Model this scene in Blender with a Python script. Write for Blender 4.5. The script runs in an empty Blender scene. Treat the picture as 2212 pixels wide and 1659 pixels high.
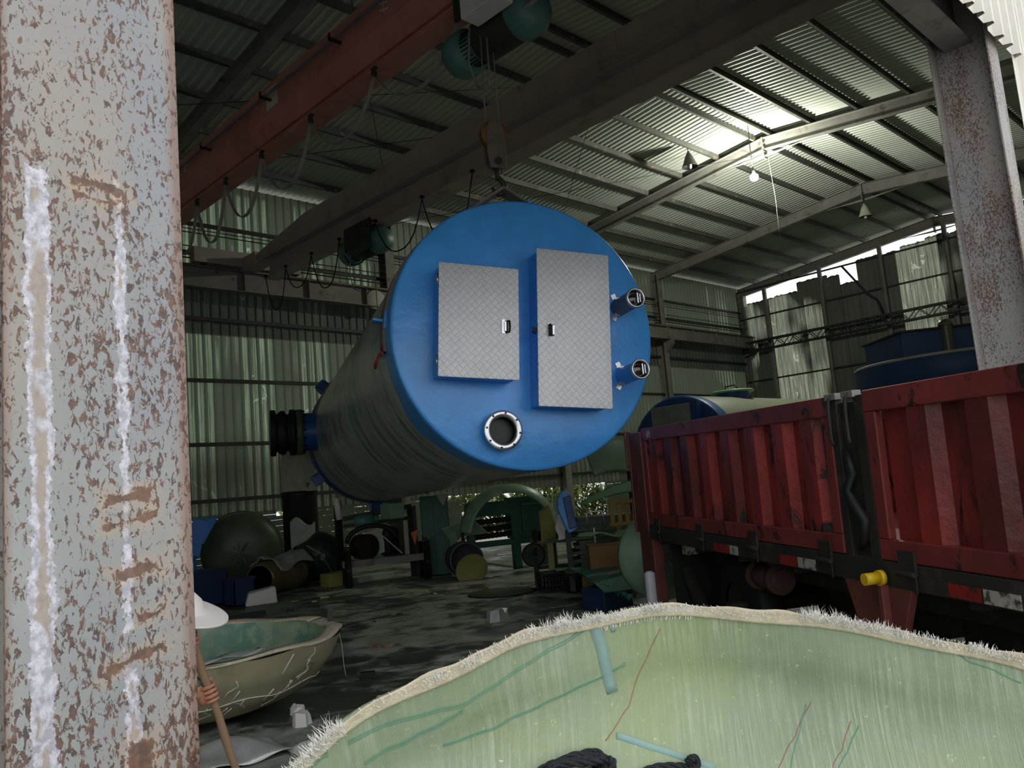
import bpy, bmesh, math, random
from mathutils import Vector, Matrix
R = math.radians
SC = bpy.context.scene
COL = SC.collection
random.seed(7)

# ------------------------------------------------------------------ camera, world, exposure
FPX = 1766.75
YAW, PITCH, ROLL = 0.775014852, 0.126168524, -0.0857126951
fw = Vector((math.sin(YAW)*math.cos(PITCH), math.cos(YAW)*math.cos(PITCH), math.sin(PITCH)))
rt = Vector((math.cos(YAW), -math.sin(YAW), 0))
up0 = rt.cross(fw)
rt = rt*math.cos(ROLL) + up0*math.sin(ROLL)
upv = rt.cross(fw)
cam = bpy.data.cameras.new('camera')
cam.sensor_width = 36.0
cam.lens = FPX/2212*36
cam.clip_start = 0.05
cam.clip_end = 500
camo = bpy.data.objects.new('camera', cam)
COL.objects.link(camo)
camo.matrix_world = Matrix(((rt.x, upv.x, -fw.x, 0), (rt.y, upv.y, -fw.y, 0), (rt.z, upv.z, -fw.z, 1.7), (0, 0, 0, 1)))
SC.camera = camo
SC.view_settings.view_transform = 'Standard'
SC.view_settings.look = 'None'
SC.view_settings.exposure = 0.75
SC.view_settings.gamma = 1.0
SC.view_settings.use_curve_mapping = False

W = bpy.data.worlds.new('overcast_sky')
SC.world = W
W.use_nodes = True
wn = W.node_tree
wn.nodes['Background'].inputs['Color'].default_value = (0.95, 0.975, 1.0, 1)
wn.nodes['Background'].inputs['Strength'].default_value = 1.05
# lit bulb of the hanging lamp: its light (the glowing glass is built with the lamp)
BULB = Vector((21.24, 11.01, 10.1))
try:
    SC.cycles.use_denoising = True
    SC.cycles.max_bounces = 8
    SC.cycles.sample_clamp_indirect = 6.0
except Exception:
    pass

# ------------------------------------------------------------------ material helpers
def lin(h):
    if isinstance(h, str):
        c = [int(h[i:i+2], 16)/255 for i in (0, 2, 4)]
        return tuple((x/12.92 if x <= .04045 else ((x+.055)/1.055)**2.4) for x in c)
    return tuple(h)

class NT:
    def __init__(s, name):
        s.m = bpy.data.materials.new(name); s.m.use_nodes = True
        s.t = s.m.node_tree
        s.b = s.t.nodes['Principled BSDF']; s.out = s.t.nodes['Material Output']
        s.tc = None
    def n(s, typ, ins=None, **kw):
        nd = s.t.nodes.new(typ)
        for k, v in kw.items(): setattr(nd, k, v)
        for k, v in (ins or {}).items(): s.set(nd.inputs[k], v)
        return nd
    def set(s, sock, v):
        if hasattr(v, 'is_output'): s.t.links.new(v, sock)
        elif isinstance(v, (tuple, list)) and sock.type == 'RGBA': sock.default_value = (*v[:3], 1)
        else: sock.default_value = v
    def co(s):
        if s.tc is None: s.tc = s.n('ShaderNodeTexCoord')
        return s.tc.outputs['Object']
    def mapped(s, scale=(1, 1, 1), loc=(0, 0, 0), rot=(0, 0, 0)):
        return s.n('ShaderNodeMapping', {'Vector': s.co(), 'Scale': scale, 'Location': loc, 'Rotation': rot}).outputs[0]
    def noise(s, scale, detail=4, stretch=(1, 1, 1), loc=(0, 0, 0), rough=.6, dist=0):
        return s.n('ShaderNodeTexNoise', {'Vector': s.mapped(stretch, loc), 'Scale': scale, 'Detail': detail, 'Roughness': rough, 'Distortion': dist}).outputs['Fac']
    def math(s, op, a, b=0.0, c=0.0, clamp=False):
        nd = s.n('ShaderNodeMath', operation=op, use_clamp=clamp)
        for i, v in enumerate((a, b, c)): s.set(nd.inputs[i], v)
        return nd.outputs[0]
    def step(s, v, lo, hi):
        nd = s.n('ShaderNodeMapRange', {'Value': v, 'From Min': lo, 'From Max': hi, 'To Min': 0.0, 'To Max': 1.0}, clamp=True)
        return nd.outputs[0]
    def mix(s, f, a, b):
        nd = s.n('ShaderNodeMix', data_type='RGBA')
        s.set(nd.inputs[0], f); s.set(nd.inputs[6], a); s.set(nd.inputs[7], b)
        return nd.outputs[2]
    def xyz(s, v=None):
        return s.n('ShaderNodeSeparateXYZ', {'Vector': v or s.co()}).outputs
    def bump(s, h, strength=.3, dist=.01):
        nd = s.n('ShaderNodeBump', {'Height': h, 'Strength': strength, 'Distance': dist})
        s.t.links.new(nd.outputs[0], s.b.inputs['Normal'])
        return nd.outputs[0]
    def fin(s, col=None, rough=None, metal=None, spec=None):
        if col is not None: s.set(s.b.inputs['Base Color'], col)
        if rough is not None: s.set(s.b.inputs['Roughness'], rough)
        if metal is not None: s.set(s.b.inputs['Metallic'], metal)
        if spec is not None: s.set(s.b.inputs['Specular IOR Level'], spec)
        return s.m

def mul(c, k): return tuple(min(1, x*k) for x in c)

def mat(name, base, rough=.6, metal=0., var=.2, vs=3., bump=.15, bs=40., spec=.4, stretch=(1, 1, 1), dirt=None, dt=(.58, .68), ds=2.5, dstretch=(1, 1, 1)):
    s = NT(name); c = lin(base)
    f = s.noise(vs, 5, stretch)
    col = s.mix(s.step(f, .3, .7), mul(c, 1-var), mul(c, 1+var))
    if dirt is not None:
        g = s.noise(ds, 8, dstretch, (3, 5, 7))
        col = s.mix(s.step(g, *dt), col, lin(dirt))
    if bump: s.bump(s.noise(bs, 4, stretch), bump, .01)
    return s.fin(col, rough, metal, spec)

# rusty pale grey paint on the columns
def column_mat(name, u0, w, marks=(), strips=(), heavy=.5, tall=1.0):
    s = NT(name)
    x, y, z = s.xyz()
    base = s.mix(s.step(s.noise(4, 5, (1, 1, .5)), .35, .65), lin('8e9290'), lin('9c9e9b'))
    base = s.mix(s.step(s.noise(1.3, 3, (1, 1, .6), (9, 2, 1)), .5, .7), base, lin('8a8c92'))
    warm = s.mix(s.step(s.noise(2.2, 3, (1, 1, .35), (2, 8, 4)), .46, .62), base, lin('9a948e'))
    u = s.math('DIVIDE', s.math('SUBTRACT', x, u0), w)
    pit = s.noise(95, 3, (1, 1, .5), (1, 1, 1), .7, .6)
    region = s.noise(3.6, 3, (1, 1, .35), (5, 0, 2))
    thr = s.math('ADD', pit, s.math('MULTIPLY', region, heavy))
    lim = .53 + heavy*.5
    rust = s.step(thr, lim, lim+.03)
    big = s.step(s.math('ADD', s.noise(34, 4, (1, 1, .45), (7, 3, 3), .7, 1.2), s.math('MULTIPLY', region, .35)), .85, .88)
    rust = s.math('MAXIMUM', rust, big)
    jag = s.math('MULTIPLY', s.math('SUBTRACT', s.noise(26, 6, (1, 1, .8), (2, 2, 2), .75), .5), .16)
    jag2 = s.math('MULTIPLY', s.math('SUBTRACT', s.noise(9, 4, (1, 1, .6), (4, 2, 2)), .5), .1)
    col = warm
    white = None; tan = None
    for (ua, ub, za, zb, fill) in strips:
        du = s.math('SUBTRACT', s.math('ABSOLUTE', s.math('SUBTRACT', u, (ua+ub)/2)), (ub-ua)/2)
        dz = s.math('SUBTRACT', s.math('ABSOLUTE', s.math('SUBTRACT', z, (za+zb)/2)), (zb-za)/2)
        d = s.math('ADD', s.math('MAXIMUM', du, dz), s.math('ADD', jag, jag2))
        inn = s.math('MULTIPLY', s.step(d, .0, -.004), s.step(s.noise(14, 6, (1, 1, .5), (ua*50, 1, 2), .7), .36, .4))
        fl = s.noise(60, 4, (1, 1, .8), (1, 6, 2))
        wc = s.mix(s.step(fl, .4, .6), lin('a3a1ab'), lin('cfcdd6'))
        tc = s.mix(s.step(fl, .3, .7), lin('9c9189'), lin('a89d94'))
        core = s.step(s.noise(5, 2, (1.5, 1.5, 1), (ua*30, 6, 2)), fill, fill+.03)
        core = s.math('MULTIPLY', core, s.step(d, -.025, -.035))
        pc = s.mix(core, wc, tc)
        col = s.mix(inn, col, pc)
        rust = s.math('MULTIPLY', rust, s.math('SUBTRACT', 1.0, s.math('MULTIPLY', inn, .85)))
    for (ua, ub, zc, th, sl) in marks:
        du = s.math('SUBTRACT', s.math('ABSOLUTE', s.math('SUBTRACT', u, (ua+ub)/2)), (ub-ua)/2)
        zz = s.math('SUBTRACT', z, s.math('ADD', zc, s.math('MULTIPLY', s.math('SUBTRACT', u, (ua+ub)/2), sl)))
        dz = s.math('SUBTRACT', s.math('ABSOLUTE', zz), th)
        d = s.math('ADD', s.math('MAXIMUM', s.math('MULTIPLY', du, .3), dz), s.math('MULTIPLY', jag, .35))
        rust = s.math('MAXIMUM', rust, s.step(d, .002, -.001))
        stain = s.step(s.math('ADD', s.math('MAXIMUM', s.math('MULTIPLY', du, .3), dz), s.math('MULTIPLY', jag, .6)), .022, 0)
        col = s.mix(s.math('MULTIPLY', stain, .5), col, lin('b39a80'))
    edge = s.math('MAXIMUM', s.step(s.math('ADD', u, s.math('MULTIPLY', jag2, .6)), .93, .99), s.step(s.math('ADD', u, s.math('MULTIPLY', jag2, .6)), .04, -.01))
    col = s.mix(s.math('MULTIPLY', edge, .75), col, lin('8a6f62'))
    rc = s.mix(s.step(s.noise(50, 2), .35, .65), lin('412b23'), lin('704c39'))
    col = s.mix(s.math('MULTIPLY', rust, .85), col, rc)
    s.bump(s.math('SUBTRACT', s.noise(25, 3), s.math('MULTIPLY', rust, .6)), .35, .004)
    return s.fin(col, .55, 0, .4)

def sheet_mat(name, base, axis, off, glow=(.62, .72, .5), amount=.5, seed=0, zlo=0., zhi=20., dark=.5, panel=.86):
    """wall sheeting: opaque painted sheet with translucent, scuffed fibreglass sheets between"""
    s = NT(name)
    p = s.xyz()
    a = p[axis]; z = p[2]
    pid = s.math('FLOOR', s.math('DIVIDE', s.math('ADD', a, off), panel))
    wn_ = s.n('ShaderNodeTexWhiteNoise', {'W': s.math('ADD', pid, seed)}, noise_dimensions='1D').outputs['Value']
    patch = s.noise(.35, 2, (1, 1, .6), (seed, 3, 1))
    on = s.step(s.math('ADD', s.math('MULTIPLY', wn_, .5), s.math('MULTIPLY', patch, .9)), 1.05-amount*.55, 1.15-amount*.55)
    st = s.noise(1, 6, ((26, 1, .5) if axis == 0 else (1, 26, .5)), (seed, seed, 0), .7, .4)
    fine = s.noise(1, 4, ((90, 1, .8) if axis == 0 else (1, 90, .8)), (1, 1, seed), .7)
    streak = s.math('MULTIPLY', s.step(st, .38, .68), s.step(fine, .25, .75))
    damage = s.step(s.noise(2.0, 5, (1, 1, .8), (seed, 0, 3), .7, 1.5), .60, .64)
    t = s.math('MULTIPLY', on, s.math('MAXIMUM', s.math('ADD', s.math('MULTIPLY', streak, .9), .08), s.math('MULTIPLY', damage, .6)))
    zz = s.math('MULTIPLY', s.step(z, zlo, zlo+.15), s.step(z, zhi, zhi-.15))
    t = s.math('MULTIPLY', t, zz, clamp=True)
    if axis == 0:
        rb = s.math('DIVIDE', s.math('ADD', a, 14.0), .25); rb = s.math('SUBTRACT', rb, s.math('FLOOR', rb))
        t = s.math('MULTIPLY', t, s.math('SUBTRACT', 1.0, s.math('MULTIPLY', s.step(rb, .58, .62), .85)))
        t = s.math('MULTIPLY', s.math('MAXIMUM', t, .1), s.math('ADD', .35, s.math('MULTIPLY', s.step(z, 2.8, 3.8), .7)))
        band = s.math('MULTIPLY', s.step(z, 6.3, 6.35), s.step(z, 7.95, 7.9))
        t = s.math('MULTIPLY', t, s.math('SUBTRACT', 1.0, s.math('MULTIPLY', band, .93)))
    c = lin(base)
    col = s.mix(s.step(s.noise(1.2, 5, (1, 1, .5)), .3, .7), mul(c, .75), mul(c, 1.15))
    s.fin(col, .6, 0, .3)
    tr = s.n('ShaderNodeBsdfTranslucent', {'Color': glow})
    mx = s.n('ShaderNodeMixShader')
    s.t.links.new(t, mx.inputs[0]); s.t.links.new(s.b.outputs[0], mx.inputs[1]); s.t.links.new(tr.outputs[0], mx.inputs[2])
    s.t.links.new(mx.outputs[0], s.out.inputs['Surface'])
    return s.m

def tread_mat():
    s = NT('tread_plate')
    x, y, z = s.xyz()
    c = .060
    U = s.math('DIVIDE', s.math('ADD', x, z), c*1.41421)
    V = s.math('DIVIDE', s.math('SUBTRACT', x, z), c*1.41421)
    par = s.math('MODULO', s.math('ADD', s.math('ADD', s.math('FLOOR', U), s.math('FLOOR', V)), 200.), 2.0)
    fu = s.math('SUBTRACT', U, s.math('FLOOR', U)); fv = s.math('SUBTRACT', V, s.math('FLOOR', V))
    def bars(a, b):
        w = s.math('ABSOLUTE', s.math('SINE', s.math('MULTIPLY', a, math.pi*4)))
        end = s.step(s.math('ABSOLUTE', s.math('SUBTRACT', b, .5)), .47, .36)
        return s.math('MULTIPLY', s.step(w, .35, .9), end)
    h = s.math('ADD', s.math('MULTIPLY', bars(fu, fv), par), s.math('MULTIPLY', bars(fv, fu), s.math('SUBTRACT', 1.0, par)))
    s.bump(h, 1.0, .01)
    col = s.mix(h, s.mix(s.step(s.noise(5, 4), .3, .7), lin('c2c2ca'), lin('d6d6de')), lin('ffffff'))  # bars whitened over greyer gaps: the metal's reflected glints painted into the colour
    rg = s.math('ADD', .28, s.math('MULTIPLY', s.noise(9, 3), .15))
    return s.fin(col, rg, .55, .6)

def floor_mat():
    s = NT('floor_concrete')
    big = s.noise(.55, 6, (1, 1, 1), (0, 0, 0), .65, .8)
    med = s.noise(2.2, 8, (1, 1, 1), (3, 1, 0), .7, .4)
    f = s.math('ADD', s.math('MULTIPLY', big, .6), s.math('MULTIPLY', med, .4))
    wet = s.step(f, .53, .45)
    col = s.mix(s.step(med, .35, .7), lin('6f7468'), lin('a7ab9f'))
    col = s.mix(s.math('MULTIPLY', wet, .9), col, lin('34382c'))
    col = s.mix(s.math('MULTIPLY', s.step(s.noise(6, 8, (1, 1, 1), (7, 7, 0), .75), .62, .7), .6), col, lin('c2c6c0'))
    col = s.mix(s.math('MULTIPLY', s.step(s.noise(.8, 4, (1, 1, 1), (17, 7, 0)), .55, .7), .4), col, lin('59664a'))
    s.bump(s.math('ADD', s.noise(5, 8), s.math('MULTIPLY', s.noise(30, 4), .3)), .5, .03)
    rg = s.math('SUBTRACT', .8, s.math('MULTIPLY', wet, .5))
    return s.fin(col, rg, 0, .4)

def frp_mat(name, c1, c2, c3, trans=.12, streak=120, edge=None):
    s = NT(name)
    col = s.mix(s.step(s.noise(2.2, 5, (1, 1, 1), (0, 0, 0), .6, .4), .35, .65), lin(c1), lin(c2))
    col = s.mix(s.step(s.noise(1.1, 4, (1, 1, 1), (5, 5, 5), .6, .6), .5, .64), col, lin(c3))
    sp = s.step(s.noise(45, 4, (1, 1, 1), (2, 0, 0), .8), .63, .72)
    col = s.mix(s.math('MULTIPLY', sp, .55), col, lin('e6ebc4'))
    cx, cy, cz = s.xyz(s.mapped((1, 1, 1), rot=(0, 0, .95)))
    line = s.n('ShaderNodeTexNoise', {'Vector': s.n('ShaderNodeCombineXYZ', {'X': s.math('MULTIPLY', cx, 110.0), 'Y': s.math('MULTIPLY', cy, 3.0), 'Z': s.math('MULTIPLY', cz, 4.0)}).outputs[0], 'Scale': 1.0, 'Detail': 4.0, 'Roughness': .7}).outputs['Fac']
    wv = s.step(line, .42, .62)
    area = s.math('ADD', .2, s.math('MULTIPLY', s.step(s.noise(3.2, 4, (1, 1, 1), (9, 9, 9)), .42, .6), .8))
    wv = s.math('MULTIPLY', wv, area)
    col = s.mix(s.math('MULTIPLY', wv, .3), col, lin('cfd4c2'))
    col = s.mix(s.math('MULTIPLY', s.step(s.noise(9, 6, (1, 1, 1), (4, 8, 2), .7, .8), .6, .75), .35), col, lin('7f8c5c'))
    s.bump(s.math('ADD', s.math('MULTIPLY', wv, .6), s.noise(22, 6, (1, 1, 1), (0, 0, 0), .7)), .45, .008)
    return s.fin(col, .38, 0, .45)

M = {}
def mk():
    M['rustL'] = column_mat('column_paint_left', .36, .32,
        marks=[(.36, .66, 2.36, .007, -.03), (.38, .62, 2.33, .004, -.03), (.52, .78, 1.745, .009, .04), (.5, .8, 1.7, .004, .05),
               (.55, .8, 1.605, .007, .05), (.68, .82, 1.52, .006, .06), (.5, .82, 1.445, .006, .08), (.48, .75, 1.235, .006, .07), (.62, .75, 1.26, .035, 0)],
        strips=[(.115, .235, 1.0, 2.37, .47), (.6, .65, 1.5, 2.38, .5), (.59, .68, .9, 1.45, .4)], heavy=.5)
    M['rustR'] = column_mat('column_paint_right', 7.3, .5, heavy=.55)
    M['steel_grey'] = mat('grey_frame_steel', '7b7a74', .7, 0, .18, 2, .2, 20, dirt='5b5148')
    M['steel_dark'] = mat('dark_steel', '3a3a37', .6, .3, .25, 3, .2, 30)
    M['steel_black'] = mat('black_steel', '1c1c1b', .55, .2, .3, 3, .2, 30)
    M['roof'] = mat('roof_sheet', 'b0b4ab', .55, 0, .12, .5, .1, 8, stretch=(1, .3, 1))
    M['purlin'] = mat('purlin_steel', '53544f', .6, .1, .2, 2, .2, 20, dirt='8d7a5a', dt=(.6, .66), ds=6)
    M['gird_red'] = mat('red_oxide_girder', 'b4756c', .5, 0, .18, 1.5, .15, 20, dirt='86504a', dt=(.55, .75), ds=1.2)
    M['gird_grey'] = mat('grey_crane_paint', 'a39a93', .65, 0, .12, 1.2, .15, 20, dirt='80705f', dt=(.6, .75), ds=1.5)
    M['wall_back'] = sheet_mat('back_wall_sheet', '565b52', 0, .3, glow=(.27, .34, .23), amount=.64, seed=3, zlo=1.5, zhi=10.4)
    M['wall_gable'] = sheet_mat('gable_sheet', '6c7068', 1, .2, amount=.72, seed=11, zlo=.3, zhi=12, glow=(.5, .54, .4))
    M['facade'] = mat('facade_sheet', 'd9d5cb', .55, 0, .08, 3, .1, 30, dirt='8a6a4c', dt=(.66, .72), ds=6)
    M['siding'] = mat('horizontal_siding', '5f6a5a', .6, 0, .2, 2, .1, 20)
    M['blue'] = mat('blue_gelcoat', '459ae6', .28, 0, .14, 1.8, .8, 5, .5)
    M['blue_dark'] = mat('navy_gelcoat', '1d4a86', .4, 0, .15, 2, .3, 9, .5)
    M['shell'] = NT('wound_fibreglass')
    s = M['shell']
    x, y, z = s.xyz()
    along = s.math('ADD', s.math('MULTIPLY', x, .4287), s.math('MULTIPLY', y, .9034))
    wv = s.n('ShaderNodeTexNoise', {'Vector': s.n('ShaderNodeCombineXYZ', {'X': along, 'Y': s.math('MULTIPLY', z, .12), 'Z': 0.0}).outputs[0], 'Scale': 5.0, 'Detail': 6.0, 'Roughness': .65}).outputs['Fac']
    c_ = s.mix(s.step(wv, .4, .6), lin('6c8074'), lin('a3b3a8'))
    c_ = s.mix(s.step(s.noise(.55, 4, (1, 1, 1), (1, 2, 3)), .48, .6), c_, lin('b2b0a6'))
    c_ = s.mix(s.step(s.noise(1.6, 4, (1, 1, 1), (5, 2, 9)), .7, .74), c_, lin('174a80'))
    s.bump(s.math('ADD', wv, s.math('MULTIPLY', s.noise(14, 4), .3)), .8, .06)
    M['shell'] = s.fin(c_, .24, 0, .6)
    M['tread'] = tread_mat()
    M['stainless'] = mat('stainless_steel', 'c9cbcf', .25, .9, .06, 8, .05, 60)
    M['rubber'] = mat('black_rubber', '151616', .6, 0, .2, 4, .1, 30)
    M['glass_dark'] = mat('dark_glass', '20201f', .08, 0, .2, 4, 0, 30, .8)
    M['floor'] = floor_mat()
    M['yard'] = mat('yard_concrete', 'bab8b0', .85, 0, .12, 1.5, .3, 12)
    M['frp_big'] = frp_mat('fibreglass_dish', '7e8e74', '92a188', '8f9c72')
    M['frp_green'] = mat('green_fibreglass', '7f9a80', .35, 0, .2, 2, .3, 15, dirt='a9bd9f', dt=(.55, .7), ds=2)
    M['frp_dark'] = mat('dark_green_fibreglass', '46543f', .45, 0, .3, 2, .3, 15)
    M['frp_cream'] = mat('cream_fibreglass', '9a9478', .5, 0, .14, 3, .35, 18, dirt='6f7458', dt=(.52, .7), ds=2.2)
    s = NT('old_bowl_inside')
    c_ = s.mix(s.step(s.noise(1.3, 5, (1, 1, 1), (4, 1, 1), .6, .6), .45, .6), lin('8c9c82'), lin('608a7c'))
    c_ = s.mix(s.step(s.noise(4, 4), .5, .7), c_, lin('a3b190'))
    s.bump(s.noise(20, 5), .3, .01)
    M['bowl_in'] = s.fin(c_, .5)
    M['fringe'] = mat('frayed_glass_cloth', 'dcd9d2', .8, 0, .12, 30, .2, 80)
    M['fringe2'] = mat('dry_glass_cloth_edge', 'c4b9a2', .8, 0, .15, 30, .5, 80)
    M['line_green'] = mat('green_thread', '64957c', .7, 0, .1)
    M['line_red'] = mat('red_thread', '9a6a5a', .7, 0, .1)
    M['line_blue'] = mat('blue_tape', '84a09a', .7, 0, .1)
    M['rope_black'] = mat('black_rope', '20262b', .8, 0, .3, 60, .6, 120)
    s = NT('red_truck_paint')
    c_ = s.mix(s.step(s.noise(2.2, 4), .35, .65), lin('6c2c29'), lin('843733'))
    c_ = s.mix(s.math('MULTIPLY', s.step(s.noise(1.3, 3, (1, 1, .4), (3, 3, 3)), .45, .65), .7), c_, lin('4e2622'))
    c_ = s.mix(s.step(s.noise(4.5, 6, (1, 1, .6), (8, 3, 1), .7, .8), .58, .63), c_, lin('251a18'))
    c_ = s.mix(s.math('MULTIPLY', s.step(s.noise(14, 5, (1, 1, .2), (1, 9, 1)), .62, .72), .6), c_, lin('3c211e'))
    s.bump(s.noise(12, 5), .3, .01)
    M['truck_red'] = s.fin(c_, .5, 0, .4)
    s = NT('grimy_ribbed_red')
    c_ = s.mix(s.step(s.noise(2.6, 4, (1, 1, .6)), .35, .65), lin('7c2a27'), lin('9a3530'))
    c_ = s.mix(s.math('MULTIPLY', s.step(s.noise(1.6, 5, (1, 1, .35), (3, 1, 3), .6, .5), .42, .62), .8), c_, lin('3e1f1c'))
    c_ = s.mix(s.step(s.noise(3.4, 6, (1, 1, .5), (8, 3, 4), .7, .9), .56, .62), c_, lin('221917'))
    s.bump(s.noise(9, 5), .5, .02)
    M['truck_rib'] = s.fin(c_, .45, 0, .4)
    M['truck_worn'] = mat('worn_red_brown', '6a3a34', .5, 0, .2, 2, .3, 14, dirt='4b2a26', dt=(.52, .7), ds=3)
    M['truck_black'] = mat('greasy_black', '2a2824', .6, 0, .3, 3, .3, 20, dirt='4a4238', dt=(.55, .7), ds=5)
    M['refl_red'] = mat('red_reflector', '8a2320', .4, 0, .2, 10, .1, 40, dirt='3c2a26', dt=(.55, .65), ds=14)
    M['refl_white'] = mat('white_reflector', 'a9a69c', .4, 0, .15, 10, .1, 40, dirt='4a463e', dt=(.5, .6), ds=18)
    M['yellow'] = mat('yellow_plastic', 'd8b31e', .4, 0, .1)
    M['teal'] = mat('teal_enamel', '4d7672', .45, 0, .2, 5, .1, 30)
    M['white'] = mat('white_plastic', 'd6d4d0', .5, 0, .06)
    M['cloth'] = mat('grey_cloth', '9fa393', .85, 0, .2, 3, .3, 30)
    M['cream_tank'] = mat('cream_tank_shell', '7b866e', .5, 0, .12, 1, .3, 10)
    M['concrete'] = mat('pale_concrete', 'a9a79c', .8, 0, .2, 5, .3, 30)
    M['carton'] = mat('brown_board', '7a5f3a', .8, 0, .15, 3, .1, 20)
    M['wood'] = mat('old_wood', '9a7f63', .7, 0, .25, 3, .3, 20, stretch=(1, 1, .15))
    M['pallet'] = mat('yellow_pallet_wood', '8a7440', .8, 0, .2, 4, .2, 20)
    M['orange'] = mat('orange_plastic', 'c4512a', .5, 0, .1)
    M['khaki'] = mat('olive_yellow_sheet', '8d8a4e', .6, 0, .15)
    M['green_machine'] = mat('dark_green_enamel', '2f5a4c', .5, 0, .25, 3, .1, 20)
    M['navy_box'] = mat('navy_plastic', '1d3050', .5, 0, .2)
    M['skin'] = mat('skin', 'b98066', .5, 0, .08, 8, .1, 60)
    M['cloth_navy'] = mat('navy_work_cloth', '2b3448', .85, 0, .15)
    M['cloth_shirt'] = mat('grey_green_shirt', '6a705f', .85, 0, .15)
    M['boot'] = mat('rubber_boot', '22231f', .5, 0, .15)
    M['hat'] = mat('white_hat', 'e6e0da', .7, 0, .05)
    M['leaf'] = mat('outdoor_leaves', '8a9a58', .6, 0, .5, 3, 0)
    M['foil'] = mat('silvery_sheet', 'b4b6b4', .35, .4, .2, 6, .5, 12)
    M['pipe_grey'] = mat('grey_pipe', '6e7078', .5, .2, .15)
    M['label'] = mat('pale_label', 'bdb9b0', .6, 0, .1)
    M['brownpipe'] = mat('brown_glazed_pipe', '4c4a34', .25, 0, .2, 3, .2, 10)
    s = NT('lit_bulb')
    s.b.inputs['Emission Color'].default_value = (1, 1, .86, 1); s.b.inputs['Emission Strength'].default_value = 1000
    M['bulb'] = s.fin((1, 1, .9), .3)
mk()

# ------------------------------------------------------------------ mesh helpers
I4 = Matrix.Identity(4)
def frame(o, x, y, z):
    x, y, z, o = Vector(x), Vector(y), Vector(z), Vector(o)
    return Matrix(((x.x, y.x, z.x, o.x), (x.y, y.y, z.y, o.y), (x.z, y.z, z.z, o.z), (0, 0, 0, 1)))
def rz(a, o=(0, 0, 0)): return Matrix.Translation(o) @ Matrix.Rotation(a, 4, 'Z')

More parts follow.
